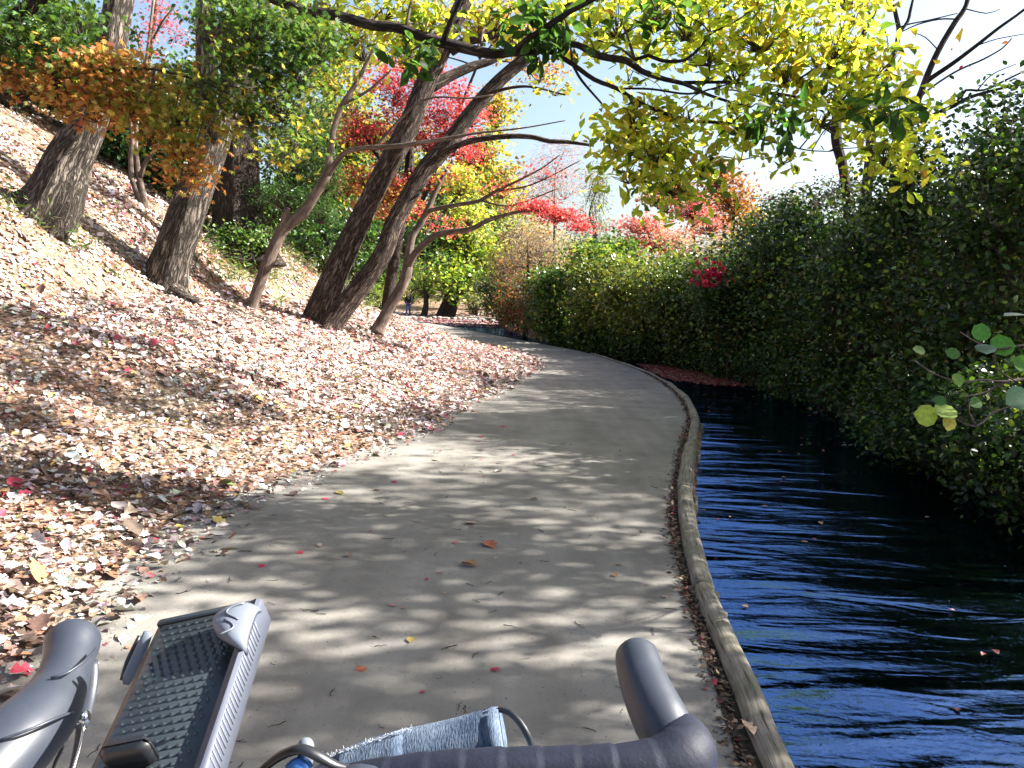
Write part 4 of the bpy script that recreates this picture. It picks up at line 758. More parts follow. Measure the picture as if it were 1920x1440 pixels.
# undergrowth on the upper slope behind the trunks
for px, py, h, r, n, pal, lab in [(20, 205, 1.6, .9, 260, DKGREEN, 'dark shrub on the slope top at the left picture edge'), (130, 215, 1.5, .9, 240, DKGREEN, 'dark shrub on the slope top left of the thick leaning trunk'), (235, 262, 1.5, .8, 240, DKGREEN, 'dark shrub on the slope between thick trunk and three-stemmed sapling'),
        (325, 335, 1.5, .8, 260, DKGREEN + GREEN, 'dark shrub on the slope left of the forked trunk'), (395, 400, 1.2, .6, 200, DKGREEN, 'low dark shrub just right of the forked trunk'), (500, 440, 1.5, .9, 320, DKGREEN + GREEN, 'green shrub at the foot of the cedar'),
        (560, 475, 1.3, .8, 300, DKGREEN + PALEG[:1], 'leafy green shrub behind the slender sapling'), (600, 500, 1.2, .8, 280, GREEN + PALEG[:1], 'green shrub left of the twin trunk base'), (650, 520, 1.4, .9, 280, DKGREEN + GREEN, 'dark shrub behind the twin trunks near their base'),
        (700, 545, 1.1, .7, 240, GREEN + BRIGHTG, 'light green shrub between twin trunks and red maple stem'), (450, 480, .8, .6, 200, GREEN + PALEG[:1], 'low pale green shrub left of the slender sapling stem')]:
    q = on_ground(px, py, 6, 40)
    if q is not None: shrub('slope_shrub', lab, q[0], q[1], r, r, h, int(n * 1.3), .085, pal, 'glossleaf', group='shrubs on the left slope', low=.0, stems=5, sub=6)
# undergrowth seen between the two thick trunks
for px, py, h, r in [(190, 275, 1.7, .8), (225, 300, 1.7, .8), (285, 345, 1.8, .8), (345, 385, 1.5, .7), (20, 190, 2.0, 1.0), (85, 200, 1.8, .9)]:
    q = on_ground(px, py, 6, 40)
    if q is not None: shrub('slope_shrub', 'dark evergreen undergrowth on the upper left slope behind the trunks', q[0], q[1], r, r, h, 340, .09, DKGREEN, 'glossleaf', group='shrubs on the left slope', low=.0, stems=5, sub=6)
# low growth hanging over the water's edge
k = 0
for i in range(0, len(BANK), 3):
    x, y = BANK[i]
    if y < 4.5 or y > 30: continue
    s_ = .8 + .03 * y
    shrub('low_shrub', 'low dark growth hanging over the water edge under the right hedge', x + .1 + rng.uniform(-.1, .1), y, .62, .75, rng.uniform(.7, 1.05), 170, .05 + .002 * y, HEDGE + HEDGE2[:1], group='low growth along the right water edge', stems=4, sub=5, low=-.25, z0=-.08); k += 1
for x, y in [(4.35, 5.6), (4.4, 6.3), (4.5, 7.0), (4.62, 7.7), (4.8, 8.5), (5.05, 9.4), (4.95, 6.6)]: shrub('low_shrub', 'low dark growth hanging over the water edge under the right hedge', x, y, .75, .75, 1.15, 260, .06, HEDGE, group='low growth along the right water edge', stems=4, sub=5, low=-.2, z0=-.02)
# far woods closing the view behind the hedge
for px, d, top, rx, pl, lab, lf in [(1010, 62, 415, 70, TAN + GREYG, 'hazy tan tree far behind the twiggy shrubs', 'leaf'), (1080, 75, 440, 70, GREYG + PALEG, 'far grey-green wood edge tree left of the sky gap', 'leaf'), (1170, 70, 470, 60, RUST + GREYG, 'far low rusty tree under the sky gap', 'leaf'), (1260, 60, 440, 80, PINK + RUST, 'far pinkish tree behind the deep pink maple', 'mapleleaf'),
        (1370, 55, 435, 80, OLIVE + RUST, 'far olive tree behind the rusty orange tree', 'leaf'), (1470, 50, 440, 80, GREYG + GREEN, 'far grey-green tree behind the grey thicket', 'leaf'), (1590, 45, 430, 90, DKGREEN + GREYG, 'far dark tree behind the bare trunks', 'leaf'), (1720, 42, 420, 100, DKGREEN, 'far dark tree behind the right hedge', 'leaf'), (1860, 40, 400, 120, DKGREEN, 'far dark tree behind the hedge at the right picture edge', 'leaf'),
        (740, 75, 380, 90, OLIVE + GREEN, 'far green tree over the end of the path', 'leaf'), (860, 80, 330, 100, YGREEN + PALEG, 'far pale green tree above the glossy evergreen', 'leaf'), (960, 85, 350, 80, PALEG + TAN, 'far pale tree behind the bleached shrub', 'leaf')]:
    k = d / FPX; hh = 560 - top
    bg('distant_tree', lab, px, 560 - hh * .55, d, 10, [blob(px + o_ * rx * .5, 560 - hh * f_, d, rx * .7, hh * .34, 90, 10, .0045 * d, pl, 'oval', spread=.008 * d) for o_, f_ in ((0, .68), (-1, .38), (1, .4), (0, .12))], leafm=lf, twig=.01)
# camellia
cx, cy = 5.1, 18.3
cam_ = shrub('camellia_shrub', 'dark glossy camellia dotted with crimson flowers on top of the right hedge', cx, cy, .8, .6, 2.75, 420, .08, DKGREEN, group=None, low=.35)
cc = P(1338, 512, 17.9)
pts = cc + ball(46, .6) * np.array([.62, .3, .36])
for p in pts:
    fb = MB(); n_ = 9; a = rng.uniform(0, 6.28) + np.arange(n_) * 6.28 / n_
    ax = nrm(np.array([-.3, -1, .25]) + rng.normal(0, .5, 3)); u = nrm(np.cross(ax, UP)); v = np.cross(u, ax)
    d = np.cos(a)[:, None] * u + np.sin(a)[:, None] * v
    leaves(fb, np.repeat(p[None], n_, 0), nrm(ax + .5 * d), d + .45 * ax, .075, pick([((.5, .02, .06), 3), ((.6, .05, .12), 1)], n_), 'round')
    fb.build('flower', M['flower'], cam_)
# tall trees and shrubs beside the picture, to the right: they shade the path
for k, (x, y, h, r, n) in enumerate([(5.9, 4.6, 3.7, 1.3, 330), (5.9, 2.2, 3.9, 1.3, 330), (5.9, -.4, 3.9, 1.3, 260)]):
    shrub('bank_shrub', 'shrub on the right bank beside the camera, outside the picture', x, y, r, r, h, n, .07, HEDGE, group='shrubs outside the picture', low=.05)
def shade_tree(x, y, zc, r, rz, n, per=9, size=.12):
    b0 = ground_pt(x, y); c = np.array([x, y, zc])
    bl = [(c + ball(1, .5)[0] * (r, r, rz) * .7, (r * .55, r * .55, rz * .5), dict(ncl=int(n * .42) // 7, per=20, size=size * 1.1, pal=OLIVE + YGREEN, shape='oval', flat=.5, spread=size * 1.9)) for _ in range(7)]
    make_tree('broadleaf_tree', 'sparse yellow-green tree on the right bank, outside the picture', 'tree', [('trunk', [b0, b0 * .5 + c * .5 + (.2, 0, 0), c], [.16, .11, .05], dict(ridge=.05, flare=.3, step=.2))], bl, bark='darkbark', group='trees outside the picture', branch=.04, twig=.008)
for a in [(6.2, 5.6, 5.0, 1.2, 1.3, 130), (6.6, 3.6, 5.4, 1.3, 1.5, 130), (8.2, 6.0, 6.3, 1.6, 1.6, 190), (8.7, 4.4, 6.6, 1.5, 1.5, 170), (10.6, 8.4, 7.4, 2.0, 2.0, 290), (12.4, 10.8, 8.4, 2.2, 2.2, 420), (14.5, 13.6, 10.0, 2.6, 2.6, 520), (16.5, 17.4, 11.2, 2.8, 2.8, 560), (20, 21.5, 13.2, 3.2, 3.0, 600)]: shade_tree(*a)

# sprig of large round leaves on the right
BL = 3.9
bl = thing('round_leaf_shrub', ground_pt(4.75, 4.3, 0), 'arching twigs with a few large round leaves in front of the dark right bank', 'shrub')
sb = MB(); b0 = ground_pt(4.75, 4.3)
hub1, hub2 = P(1990, 700, BL + .25), P(1960, 640, BL + .3)
tube(sb, [b0, b0 * .6 + hub1 * .4 + (.1, 0, .2), hub1], [.03, .022, .012], 7, .1); tube(sb, [b0, b0 * .5 + hub2 * .5 + (.15, 0, .2), hub2], [.025, .02, .012], 7, .1)
for pts in [[hub1, P(1890, 715, BL), P(1840, 712, BL), P(1800, 716, BL), P(1750, 700, BL - .1), P(1715, 676, BL - .2)], [hub1, P(1905, 757, BL), P(1860, 775, BL), P(1830, 800, BL), P(1780, 782, BL), P(1750, 785, BL)], [hub1, P(1890, 715, BL), P(1850, 735, BL), P(1808, 744, BL)],
            [hub2, P(1900, 650, BL), P(1865, 655, BL), P(1820, 635, BL), P(1800, 622, BL)], [hub2, P(1915, 605, BL)], [P(1866, 655, BL), P(1868, 690, BL), P(1905, 715, BL)], [P(1830, 800, BL), P(1818, 775, BL), P(1815, 745, BL)]]:
    tube(sb, pts, np.linspace(.007, .0025, len(pts)), 6, .04)
sb.build('stems', M['smoothbark'], bl, smooth=True)
for px, py, L_, ang, c, tl in [(1838, 640, 42, 80, (.07, .2, .03), .25), (1885, 668, 54, 95, (.08, .22, .03), .2), (1846, 645, 46, -95, (.05, .1, .06), .8), (1930, 738, 62, 205, (.03, .1, .05), .35), (1758, 783, 52, 170, (.3, .36, .06), .2), (1795, 772, 52, 178, (.28, .36, .1), .55), (1782, 780, 34, 250, (.4, .32, .06), .3),
                               (1925, 590, 48, 178, (.2, .22, .2), 1.1), (1800, 668, 30, 150, (.06, .14, .03), .4), (1790, 700, 30, 285, (.14, .24, .04), .3), (1930, 690, 40, 150, (.08, .2, .03), .3), (1735, 660, 26, 160, (.1, .16, .04), .5), (1770, 760, 26, 120, (.05, .12, .03), .4), (1840, 752, 30, 200, (.07, .16, .03), .4)]:
    lb = MB(); a = R(ang); T = RGT * math.cos(a) + UPV * math.sin(a)
    N_ = nrm(-FWD * (1 - .6 * tl) + UPV * tl + rng.normal(0, .12, 3))
    leaves(lb, P(px, py, BL - .02)[None], N_[None], T[None], L_ * .9 * BL / FPX, np.array([c]) * (1.25, 1.3, .9), 'round'); lb.build('leaf', M['glossleaf'], bl)

# ------------------------------------------------------------------ bamboo grass on the slope
gb = MB()
SASA = [((.08, .17, .04), 3), ((.2, .26, .1), 2), ((.3, .3, .16), 2), ((.05, .1, .025), 2)]
for px, py, n, sx, sy in [(420, 440, 40, 50, 30), (500, 470, 60, 70, 40), (560, 500, 60, 60, 40), (480, 520, 50, 50, 25), (620, 540, 14, 25, 15), (430, 520, 30, 30, 20), (80, 190, 50, 70, 18), (150, 230, 20, 30, 20), (200, 250, 20, 30, 25), (300, 330, 36, 40, 30), (110, 440, 12, 40, 12), (150, 475, 8, 25, 12), (215, 520, 3, 8, 5), (525, 575, 5, 8, 6), (690, 545, 40, 30, 20), (400, 480, 30, 30, 25), (30, 400, 10, 30, 15), (330, 300, 30, 50, 20), (690, 580, 20, 20, 12), (580, 450, 50, 50, 30), (340, 410, 14, 25, 20)]:
    for _ in range(n):
        q = on_ground(px + rng.normal(0, sx * .6), py + rng.normal(0, sy * .6), 5, 30)
        if q is None: continue
        k = rng.integers(5, 11); hgt = rng.uniform(.1, .45)
        C = q + np.stack([rng.normal(0, .07, k), rng.normal(0, .07, k), rng.uniform(.25, 1, k) * hgt], -1)
        sticks(gb, [q], [q + (0, 0, hgt)], .003, .002, col=(.2, .2, .1))
        leaves(gb, C, rng.normal(0, .5, (k, 3)) + UP, rng.normal(0, 1, (k, 3)) * (1, 1, .3) + UP * .1, rng.uniform(.09, .2, k), pick(SASA, k), 'slim')
gb.build('bamboo_grass', M['leaf'], kind='stuff')

# ------------------------------------------------------------------ fallen leaves on the bank
LIT = [((.5, .44, .41), 4), ((.62, .58, .55), 3.5), ((.33, .26, .225), 3), ((.14, .087, .066), 3.4), ((.28, .155, .09), 1.2), ((.42, .25, .11), .45), ((.4, .05, .08), .2), ((.46, .36, .1), .15), ((.2, .25, .07), .08)]
LITRED = [((.38, .07, .09), 1.5), ((.46, .28, .26), 3), ((.58, .46, .43), 4), ((.3, .13, .12), 1.5), ((.45, .34, .3), 2.5)]
lb = MB()
def litter(n, x0, x1, y0, y1, s0, s1, pal, dmax=30, red=0.0, shapes=('curl', 'ragged', 'oval'), soil=True):
    x = rng.uniform(x0, x1, n); y = rng.uniform(y0, y1, n); dl = sdist(LEFT, x, y)
    q = np.stack([x, y, 0 * x], -1)
    edge = .14 * wob(q, 2.2, 1) + .08 * wob(q, 6, 4)
    p = sm((dl + edge + .12) / .3) * (1 - .0 * dl)
    up = sm((dl - 3.0) / 1.5)
    if soil: p *= 1 - up * .55 * sm((wob(q, 1.2, 6) + .25) / .5)
    p *= (dl < dmax)
    k = rng.random(n) < p; x, y = x[k], y[k]; n = len(x); dl = dl[k]
    e = .08; z = height(x, y); gx = (height(x + e, y) - z) / e; gy = (height(x, y + e) - z) / e
    C = np.stack([x, y, z + rng.uniform(.004, .045, n) * np.clip(dl + .4, .25, 1)], -1)
    N_ = nrm(np.stack([-gx, -gy, np.ones(n)], -1)) + rng.normal(0, .30, (n, 3))
    T = rng.normal(0, 1, (n, 3)) * (1, 1, .25); S = np.clip(s0 * .8 * np.exp(rng.normal(.15, .42, n)), s0 * .35, s1 * 1.35)
    which = rng.integers(0, len(shapes), n); rd = rng.random(n) < red
    col = np.where(rd[:, None], pick(LITRED, n, .2), pick(pal, n, .22))
    for i, s_ in enumerate(shapes):
        m_ = which == i; leaves(lb, C[m_], N_[m_], T[m_], S[m_], col[m_], s_)
litter(16000, -6.0, -1.0, 1.2, 9.5, .014, .03, [((.16, .1, .07), 3), ((.28, .2, .15), 2), ((.4, .33, .28), 1.5)], shapes=('diamond',))
litter(17000, -6.2, -1.0, .8, 8.2, .045, .10, LIT, red=.05)
litter(2200, -4.5, -1.2, 1.5, 6.0, .07, .11, LIT[2:] + LIT[2:5] + LIT[:1], shapes=('ragged', 'curl', 'oak', 'ragged'))
litter(3500, -4.5, -1.2, 1.5, 7.5, .03, .055, LITRED, red=.6, shapes=('star',))
litter(34000, -9.5, .2, 8.2, 14.5, .055, .105, LIT, red=.12)
litter(15000, -6.0, 1.2, 9.0, 20, .05, .085, LITRED + LIT[:2], red=.45, dmax=5)
litter(26000, -8, 1.2, 14.5, 26, .075, .13, LIT, red=.4, dmax=8, shapes=('curl', 'oval'))
litter(10000, -11, -3, 26, 52, .15, .26, LIT, red=.4, dmax=5, shapes=('oval',))
litter(14000, -16, -7, 8, 20, .07, .12, LIT, red=.15)
litter(2500, -10, 4, 62.5, 70, .2, .3, LIT, red=.2, dmax=4, shapes=('oval',))
lb.build('leaf_litter', M['litter'], kind='stuff')
# red leaf patch on the water where the hedge meets the path, and a few leaves afloat
lb = MB()
poly = [G(a, b_, -.15)[:2] for a, b_ in [(1195, 683), (1285, 690), (1425, 725), (1340, 724), (1262, 714), (1230, 702)]]
def inpoly(x, y):
    c = np.zeros(len(x), bool); m_ = len(poly)
    for k in range(m_):
        (ax, ay), (bx, by) = poly[k], poly[(k + 1) % m_]
        c ^= ((ay > y) != (by > y)) & (x < (bx - ax) * (y - ay) / (by - ay + 1e-9) + ax)
    return c
P_ = np.array(poly); x = rng.uniform(P_[:, 0].min(), P_[:, 0].max(), 9000); y = rng.uniform(P_[:, 1].min(), P_[:, 1].max(), 9000)
k = inpoly(x, y); x, y = x[k], y[k]
ex = np.concatenate([rng.uniform(1.2, 4.2, 24), rng.uniform(2.5, 5, 70)]); ey = np.concatenate([rng.uniform(2.2, 9, 24), rng.uniform(9, 20, 70)])
x = np.concatenate([x, ex]); y = np.concatenate([y, ey]); n = len(x)
leaves(lb, np.stack([x, y, np.full(n, -.143) + rng.uniform(0, .006, n)], -1), rng.normal(0, .1, (n, 3)) + UP, rng.normal(0, 1, (n, 3)) * (1, 1, .05), rng.uniform(.05, .1, n) * np.where(np.arange(n) < n - 94, 1, .6), pick([((.3, .06, .06), 3), ((.36, .15, .11), 2), ((.4, .26, .18), 1)], n), 'curl')
n = 2600; x = rng.uniform(-7.5, -.8, n); y = rng.uniform(46, 59.0, n)
leaves(lb, np.stack([x, y, np.full(n, -.142)], -1), rng.normal(0, .08, (n, 3)) + UP, rng.normal(0, 1, (n, 3)) * (1, 1, .05), rng.uniform(.12, .3, n), pick(LITRED + RUST, n), 'curl')
lb.build('floating_leaves', M['litter'], kind='stuff')
# crumbs of leaf and bark in the gutter between the path and the logs
mb = MB(); ribbon(mb, offset(RIGHT, .105), offset(RIGHT, .03), .004, 3); mb.build('soil_strip', M['gutter'], kind='structure')
lb = MB(); n = 6500; s = rng.uniform(LL[0] + 11, s0 + 14, n); off = np.abs(rng.normal(0, .035, n))
p = np.array([at_len(q) for q in s]); p2 = np.array([at_len(q + .02) for q in s]); t = nrm(p2 - p); nn = np.stack([-t[:, 1], t[:, 0]], -1)
p = p + nn * (.062 + off)[:, None]
leaves(lb, np.concatenate([p, rng.uniform(.003, .014, (n, 1))], 1), rng.normal(0, .4, (n, 3)) + UP, rng.normal(0, 1, (n, 3)) * (1, 1, .1), rng.uniform(.012, .045, n), pick([((.06, .04, .03), 5), ((.13, .08, .05), 3), ((.25, .17, .11), 1.2), ((.3, .04, .06), .3)], n), 'diamond')
lb.build('leaf_debris', M['litter'], kind='stuff')

# ------------------------------------------------------------------ single leaves and twigs lying on the path
protos = {}
def lying(shape, col, size, px, py, label, lift=.006, tilt=.12, group='single leaves lying on the path', at=None):
    key = (shape, tuple(col))
    if key not in protos:
        mb = MB(); leaves(mb, np.zeros((1, 3)), np.array([[0, 0, 1.0]]), np.array([[0, 1.0, 0]]), 1.0, np.array([col]), shape)
        sticks(mb, [(0, 0, 0)], [(.04, -.35, .02)], .012, .008, col=np.array(col) * .6)
        protos[key] = mb.build('fallen_leaf', M['litter'])
        o = protos[key]
    else: o = protos[key].copy(); COL.objects.link(o)
    g = G(px, py) if at is None else np.array(at)
    o.location = (g[0], g[1], g[2] + lift); o.scale = (size,) * 3
    o.rotation_euler = (rng.normal(0, tilt), rng.normal(0, tilt), rng.uniform(0, 6.28))
    return tag(o, label, 'leaf', group)
RD, OR, BRN, TN, YB, GW = (.42, .03, .07), (.42, .13, .06), (.22, .11, .05), (.42, .3, .22), (.34, .26, .07), (.55, .52, .48)
for a in [('maple', OR, .07, 672, 1250, 'orange maple leaf lying flat between phone holder and denim roll'), ('maple', RD, .055, 922, 1254, 'red maple leaf on the path above the denim roll'), ('maple', RD, .03, 790, 1301, 'tiny dark red leaf just above the denim roll, left of its end'),
          ('oval', YB, .08, 768, 1207, 'yellowish brown oval leaf on the path below the pink leaf pair'), ('star', (.5, .2, .2), .06, 735, 1138, 'pale pink maple leaf in the long sun patch, left of its pair'), ('star', (.5, .22, .2), .05, 755, 1142, 'pale pink maple leaf in the long sun patch, right of its pair'),
          ('ragged', OR, .14, 908, 1017, 'large ragged reddish brown leaf near the middle of the path'), ('curl', (.32, .18, .08), .11, 864, 1058, 'curled brown leaf standing below the large ragged leaf'), ('maple', RD, .07, 566, 1034, 'red maple leaf on the shaded left part of the path below the litter edge'),
          ('curl', BRN, .06, 650, 1041, 'small brown leaf right of the red one on the shaded left path'), ('maple', RD, .08, 735, 903, 'bright red leaf at the edge of a sun streak near the litter'), ('oak', YB, .13, 645, 929, 'yellow-brown oak leaf just outside the litter edge'),
          ('star', RD, .07, 603, 936, 'small red leaf close to the litter edge'), ('maple', RD, .09, 940, 801, 'bright red leaf farthest up the shaded middle of the path'), ('maple', RD, .08, 905, 819, 'red leaf at mid path, upper of a close pair'), ('star', RD, .07, 895, 827, 'red leaf at mid path, lower of a close pair'),
          ('curl', GW, .1, 928, 886, 'whitish curled leaf on a sun streak mid path'), ('curl', TN, .09, 870, 982, 'tan leaf above the large ragged leaf on the path'), ('star', RD, .06, 488, 1060, 'red leaf beside the litter on the left of the path'), ('curl', TN, .07, 1008, 936, 'tan leaf in sun dapples right of mid path'),
          ('oval', OR, .13, 372, 1012, 'orange-brown leaf at the tip of the litter edge on the left'), ('curl', TN, .09, 812, 862, 'tan leaf just right of the litter edge, mid distance'), ('curl', TN, .07, 715, 920, 'tan curled leaf between red leaf and yellow-brown oak leaf')]: lying(*a)
lying('ragged', (.5, .34, .24), .075, 0, 0, 'tan curled leaf resting against the nearest edging log', at=tuple(G(1412, 1396)[:2]) + (.03,), tilt=.3)
for _ in range(34):
    px, py = rng.uniform(560, 1270), rng.uniform(740, 1130)
    lying(['star', 'curl', 'oval'][rng.integers(3)], [RD, TN, BRN][rng.integers(3)], rng.uniform(.022, .05), px, py, 'scrap of a small fallen leaf on the bare path', group='leaf scraps on the path')
tw = []
for k in range(7):
    mb = MB(); n = 4; pts = np.cumsum(np.concatenate([[(0, 0, .004)], np.stack([rng.uniform(.012, .03, n), rng.normal(0, .008, n), rng.normal(0, .001, n)], -1)]), 0)
    tube(mb, pts, np.linspace(.0022, .0011, n + 1), 5, .01)
    if k % 2: tube(mb, [pts[2], pts[2] + (.012, .012 * (1 if k % 4 == 1 else -1), .002), pts[2] + (.026, .02 * (1 if k % 4 == 1 else -1), .003)], [.0015, .0012, .0008], 5, .01)
    tw.append(mb)
made = {}
for i in range(150):
    g = np.array([rng.uniform(-1.7, 1.6), 2.3 + 6.2 * rng.random() ** 1.3, 0])
    if sdist(RIGHT, [g[0]], [g[1]], False)[0] > -.1 or sdist(LEFT, [g[0]], [g[1]])[0] > -.05: continue
    k = int(rng.integers(7))
    if k not in made: o = made[k] = tw[k].build('fallen_twig', M['darkbark'], smooth=True)
    else: o = made[k].copy(); COL.objects.link(o)
    o.location = (g[0], g[1], .001); o.rotation_euler = (0, 0, rng.uniform(0, 6.28)); o.scale = (rng.uniform(.4, 1.0),) * 3
    tag(o, 'thin dark broken twig lying on the bare grey path', 'twig', 'twigs lying on the path')

# ------------------------------------------------------------------ stones edging the far path, and the walker
import bmesh
fs = dens([(-8.0, 57.0), (-7.7, 58.4), (-7.0, 59.0), (-5, 59.35), (-1.2, 59.45)], .1)
fl = np.concatenate([[0], np.cumsum(np.linalg.norm(np.diff(fs, axis=0), axis=1))]); s = 0.0; k = 0
while s < fl[-1]:
    wd = rng.uniform(.3, .8); x, y = np.interp(s, fl, fs[:, 0]), np.interp(s, fl, fs[:, 1]); s += wd * .98
    bm = bmesh.new(); bmesh.ops.create_icosphere(bm, subdivisions=3, radius=1)
    V = np.array([v.co for v in bm.verts]); V = np.sign(V) * np.abs(V) ** .6; V = V * (1 + .12 * wob(V + k * 3, 2.2, k)[:, None]) * (wd * .5, .2, rng.uniform(.13, .22))
    Fc = np.array([[v.index for v in f.verts] for f in bm.faces]); bm.free()
    mb = MB(); mb.add(V + (x, y - .08, -.155), [Fc])
    tag(mb.build('edging_stone', M['stone'], smooth=True), 'pale stone block in the row edging the far pond', 'stone', 'stones edging the far pond'); k += 1

def skin_figure(name, verts, edges, rads, material, parent, sub=2):
    me = bpy.data.meshes.new(name); me.from_pydata([tuple(v) for v in verts], edges, []); o = bpy.data.objects.new(name, me); COL.objects.link(o)
    o.modifiers.new('skin', 'SKIN'); sv = me.skin_vertices[0].data
    for i, r in enumerate(rads): sv[i].radius = (r, r) if not isinstance(r, tuple) else r
    sv[0].use_root = True
    o.modifiers.new('sub', 'SUBSURF').levels = sub; o.modifiers['sub'].render_levels = sub
    me.materials.append(material); o.parent = parent; return o
M['jacket'] = plain_mat('dark_jacket_cloth', (.015, .016, .022), .85, .2); M['jeans'] = plain_mat('blue_trouser_cloth', (.06, .09, .22), .9, .2); M['hair'] = plain_mat('grey_hair', (.3, .29, .28), .7); M['shoe'] = plain_mat('dark_shoe', (.02, .02, .02), .6)
w0 = G(765, 592); pr = thing('person', (w0[0], w0[1], 0), 'person in a dark jacket and blue trousers walking on the far path', 'person')
BV = [(0, 0, .92), (0, 0, 1.12), (0, 0, 1.32), (0, 0, 1.44), (0, -.01, 1.53), (0, -.02, 1.62), (-.17, 0, 1.38), (-.24, .06, 1.12), (-.22, -.06, .9), (-.22, -.1, .82), (.17, 0, 1.38), (.24, -.08, 1.13), (.21, -.2, .94), (.2, -.25, .87),
      (-.09, 0, .88), (-.1, -.16, .5), (-.1, -.1, .08), (-.1, -.22, .04), (.09, 0, .88), (.1, .06, .5), (.1, .26, .12), (.1, .16, .05)]
BE = [(0, 1), (1, 2), (2, 3), (3, 4), (4, 5), (3, 6), (6, 7), (7, 8), (8, 9), (3, 10), (10, 11), (11, 12), (12, 13), (0, 14), (14, 15), (15, 16), (16, 17), (0, 18), (18, 19), (19, 20), (20, 21)]
BR = [(.14, .1), (.14, .1), (.16, .11), (.09, .08), .055, .1, .075, .05, .04, .045, .075, .05, .04, .045, .085, .062, .045, .04, .085, .062, .045, .04]
skin_figure('body', BV, BE, BR, M['skin'], pr)
skin_figure('jacket', [(x, y, z) for x, y, z in BV[:4]] + BV[6:9] + BV[10:13] + [(0, 0, .84)], [(0, 1), (1, 2), (2, 3), (3, 4), (4, 5), (5, 6), (3, 7), (7, 8), (8, 9), (0, 10)], [(.175, .13), (.17, .13), (.19, .14), (.1, .09), .1, .07, .055, .1, .07, .055, (.18, .14)], M['jacket'], pr)
skin_figure('trousers', [BV[0]] + BV[14:17] + BV[18:21], [(0, 1), (1, 2), (2, 3), (0, 4), (4, 5), (5, 6)], [(.15, .12), .105, .08, .065, .105, .08, .065], M['jeans'], pr)
skin_figure('hair', [(0, .02, 1.64), (0, .03, 1.7)], [(0, 1)], [.108, .07], M['hair'], pr)
for q in (17, 21): skin_figure('shoe', [BV[q - 1], BV[q]], [(0, 1)], [.055, .048], M['shoe'], pr)

# ------------------------------------------------------------------ bicycle (handlebar in view, the rest below and behind the picture)
M['hood'] = plain_mat('grey_rubber_hood', (.028, .033, .044), .42, .45, 0, 60, .12, .12, .0006)
M['tape'] = plain_mat('dark_bar_tape', (.010, .012, .022), .62, .2, 0, 90, .3, .35, .0008)
M['blackp'] = plain_mat('black_plastic', (.012, .013, .015), .35, .5, 0, 60, .15, .05, .0003)
M['tray'] = plain_mat('dark_studded_rubber', (.022, .028, .031), .28, .5, 0, 60, .2, .08, .0004)
M['greyp'] = plain_mat('pale_grey_plastic', (.115, .13, .155), .42, .4, 0, 50, .1, .08, .0004)
M['rim'] = plain_mat('grey_rubber_rim', (.07, .078, .1), .5, .3, 0, 50, .1, .08, .0004)
M['chrome'] = plain_mat('polished_metal', (.6, .61, .63), .16, .5, 1.0, 60, .1, .03, .0002)
M['frame'] = plain_mat('dark_frame_paint', (.03, .035, .05), .25, .5, 0, 30, .1, 0)
M['tyre'] = plain_mat('tyre_rubber', (.018, .018, .018), .8, .2, 0, 60, .2, .3, .001)
m, N, L, b = mat('faded_denim'); M['denim'] = m
tc = N.new('ShaderNodeTexCoord'); ob = tc.outputs['Object']
wv = noise(N, L, mapv(N, L, ob, (900, 260, 260), (0, .3, .6)), 1.0, 2)
fd = noise(N, L, ob, 38, 5)
c1 = mixc(N, L, ramp(N, L, fd, [(.35, (0, 0, 0)), (.68, (1,) * 3)]), (.045, .065, .10), (.115, .145, .185))
c1 = mixc(N, L, 1.0, c1, ramp(N, L, wv, [(.3, (.6,) * 3), (.65, (1.25,) * 3)]), 'MULTIPLY')
L.new(c1, b.inputs['Base Color']); b.inputs['Roughness'].default_value = .95; b.inputs['Specular IOR Level'].default_value = .1
L.new(bump(N, L, math_(N, L, 'ADD', wv, fd), .5, .0015), b.inputs['Normal'])

def cpts(pts): return pxl(pts)
bar0 = P(700, 1475, .5)
bike = thing('bicycle', (bar0[0], .98, 0.0), 'dark drop-bar bicycle whose handlebar and grey hoods fill the bottom edge of the picture', 'bicycle')
def ctube(nm, pts, material, seg=24, step=.004, parent=bike, **kw):
    p, r = cpts(pts); mb = MB(); tube(mb, p, r, seg, step, **kw); return mb.build(nm, M[material], parent, smooth=True)
hl_ = ctube('brake_hood', [(-95, 1530, .46, 150), (-30, 1455, .483, 154), (30, 1392, .507, 146), (78, 1342, .532, 128), (105, 1300, .553, 104), (120, 1265, .568, 90), (129, 1235, .582, 88), (134, 1214, .592, 96), (136, 1202, .598, 97), (137, 1194, .602, 84), (137, 1190, .604, 50), (137, 1189, .6045, 10)], 'hood', 32)
hr_ = ctube('brake_hood', [(1270, 1412, .52, 96), (1258, 1386, .53, 104), (1240, 1352, .541, 106), (1220, 1310, .557, 98), (1206, 1275, .573, 90), (1198, 1248, .586, 86), (1194, 1230, .596, 80), (1192, 1220, .602, 62), (1191, 1214, .6045, 36), (1191, 1213, .605, 8)], 'hood', 32)
# raised seam lines of the hoods
def seam(par, pts, wd=.0009, m_='hood'):
    mb = MB(); tube(mb, [P(*q) for q in pts], np.full(len(pts), wd), 6, .004); mb.build('seam', M[m_], par, smooth=True)
seam(hl_, [(95, 1271, .535), (125, 1262, .54), (160, 1238, .556), (180, 1216, .575)]); seam(hl_, [(0, 1388, .478), (60, 1366, .488), (110, 1345, .505), (138, 1335, .53)])
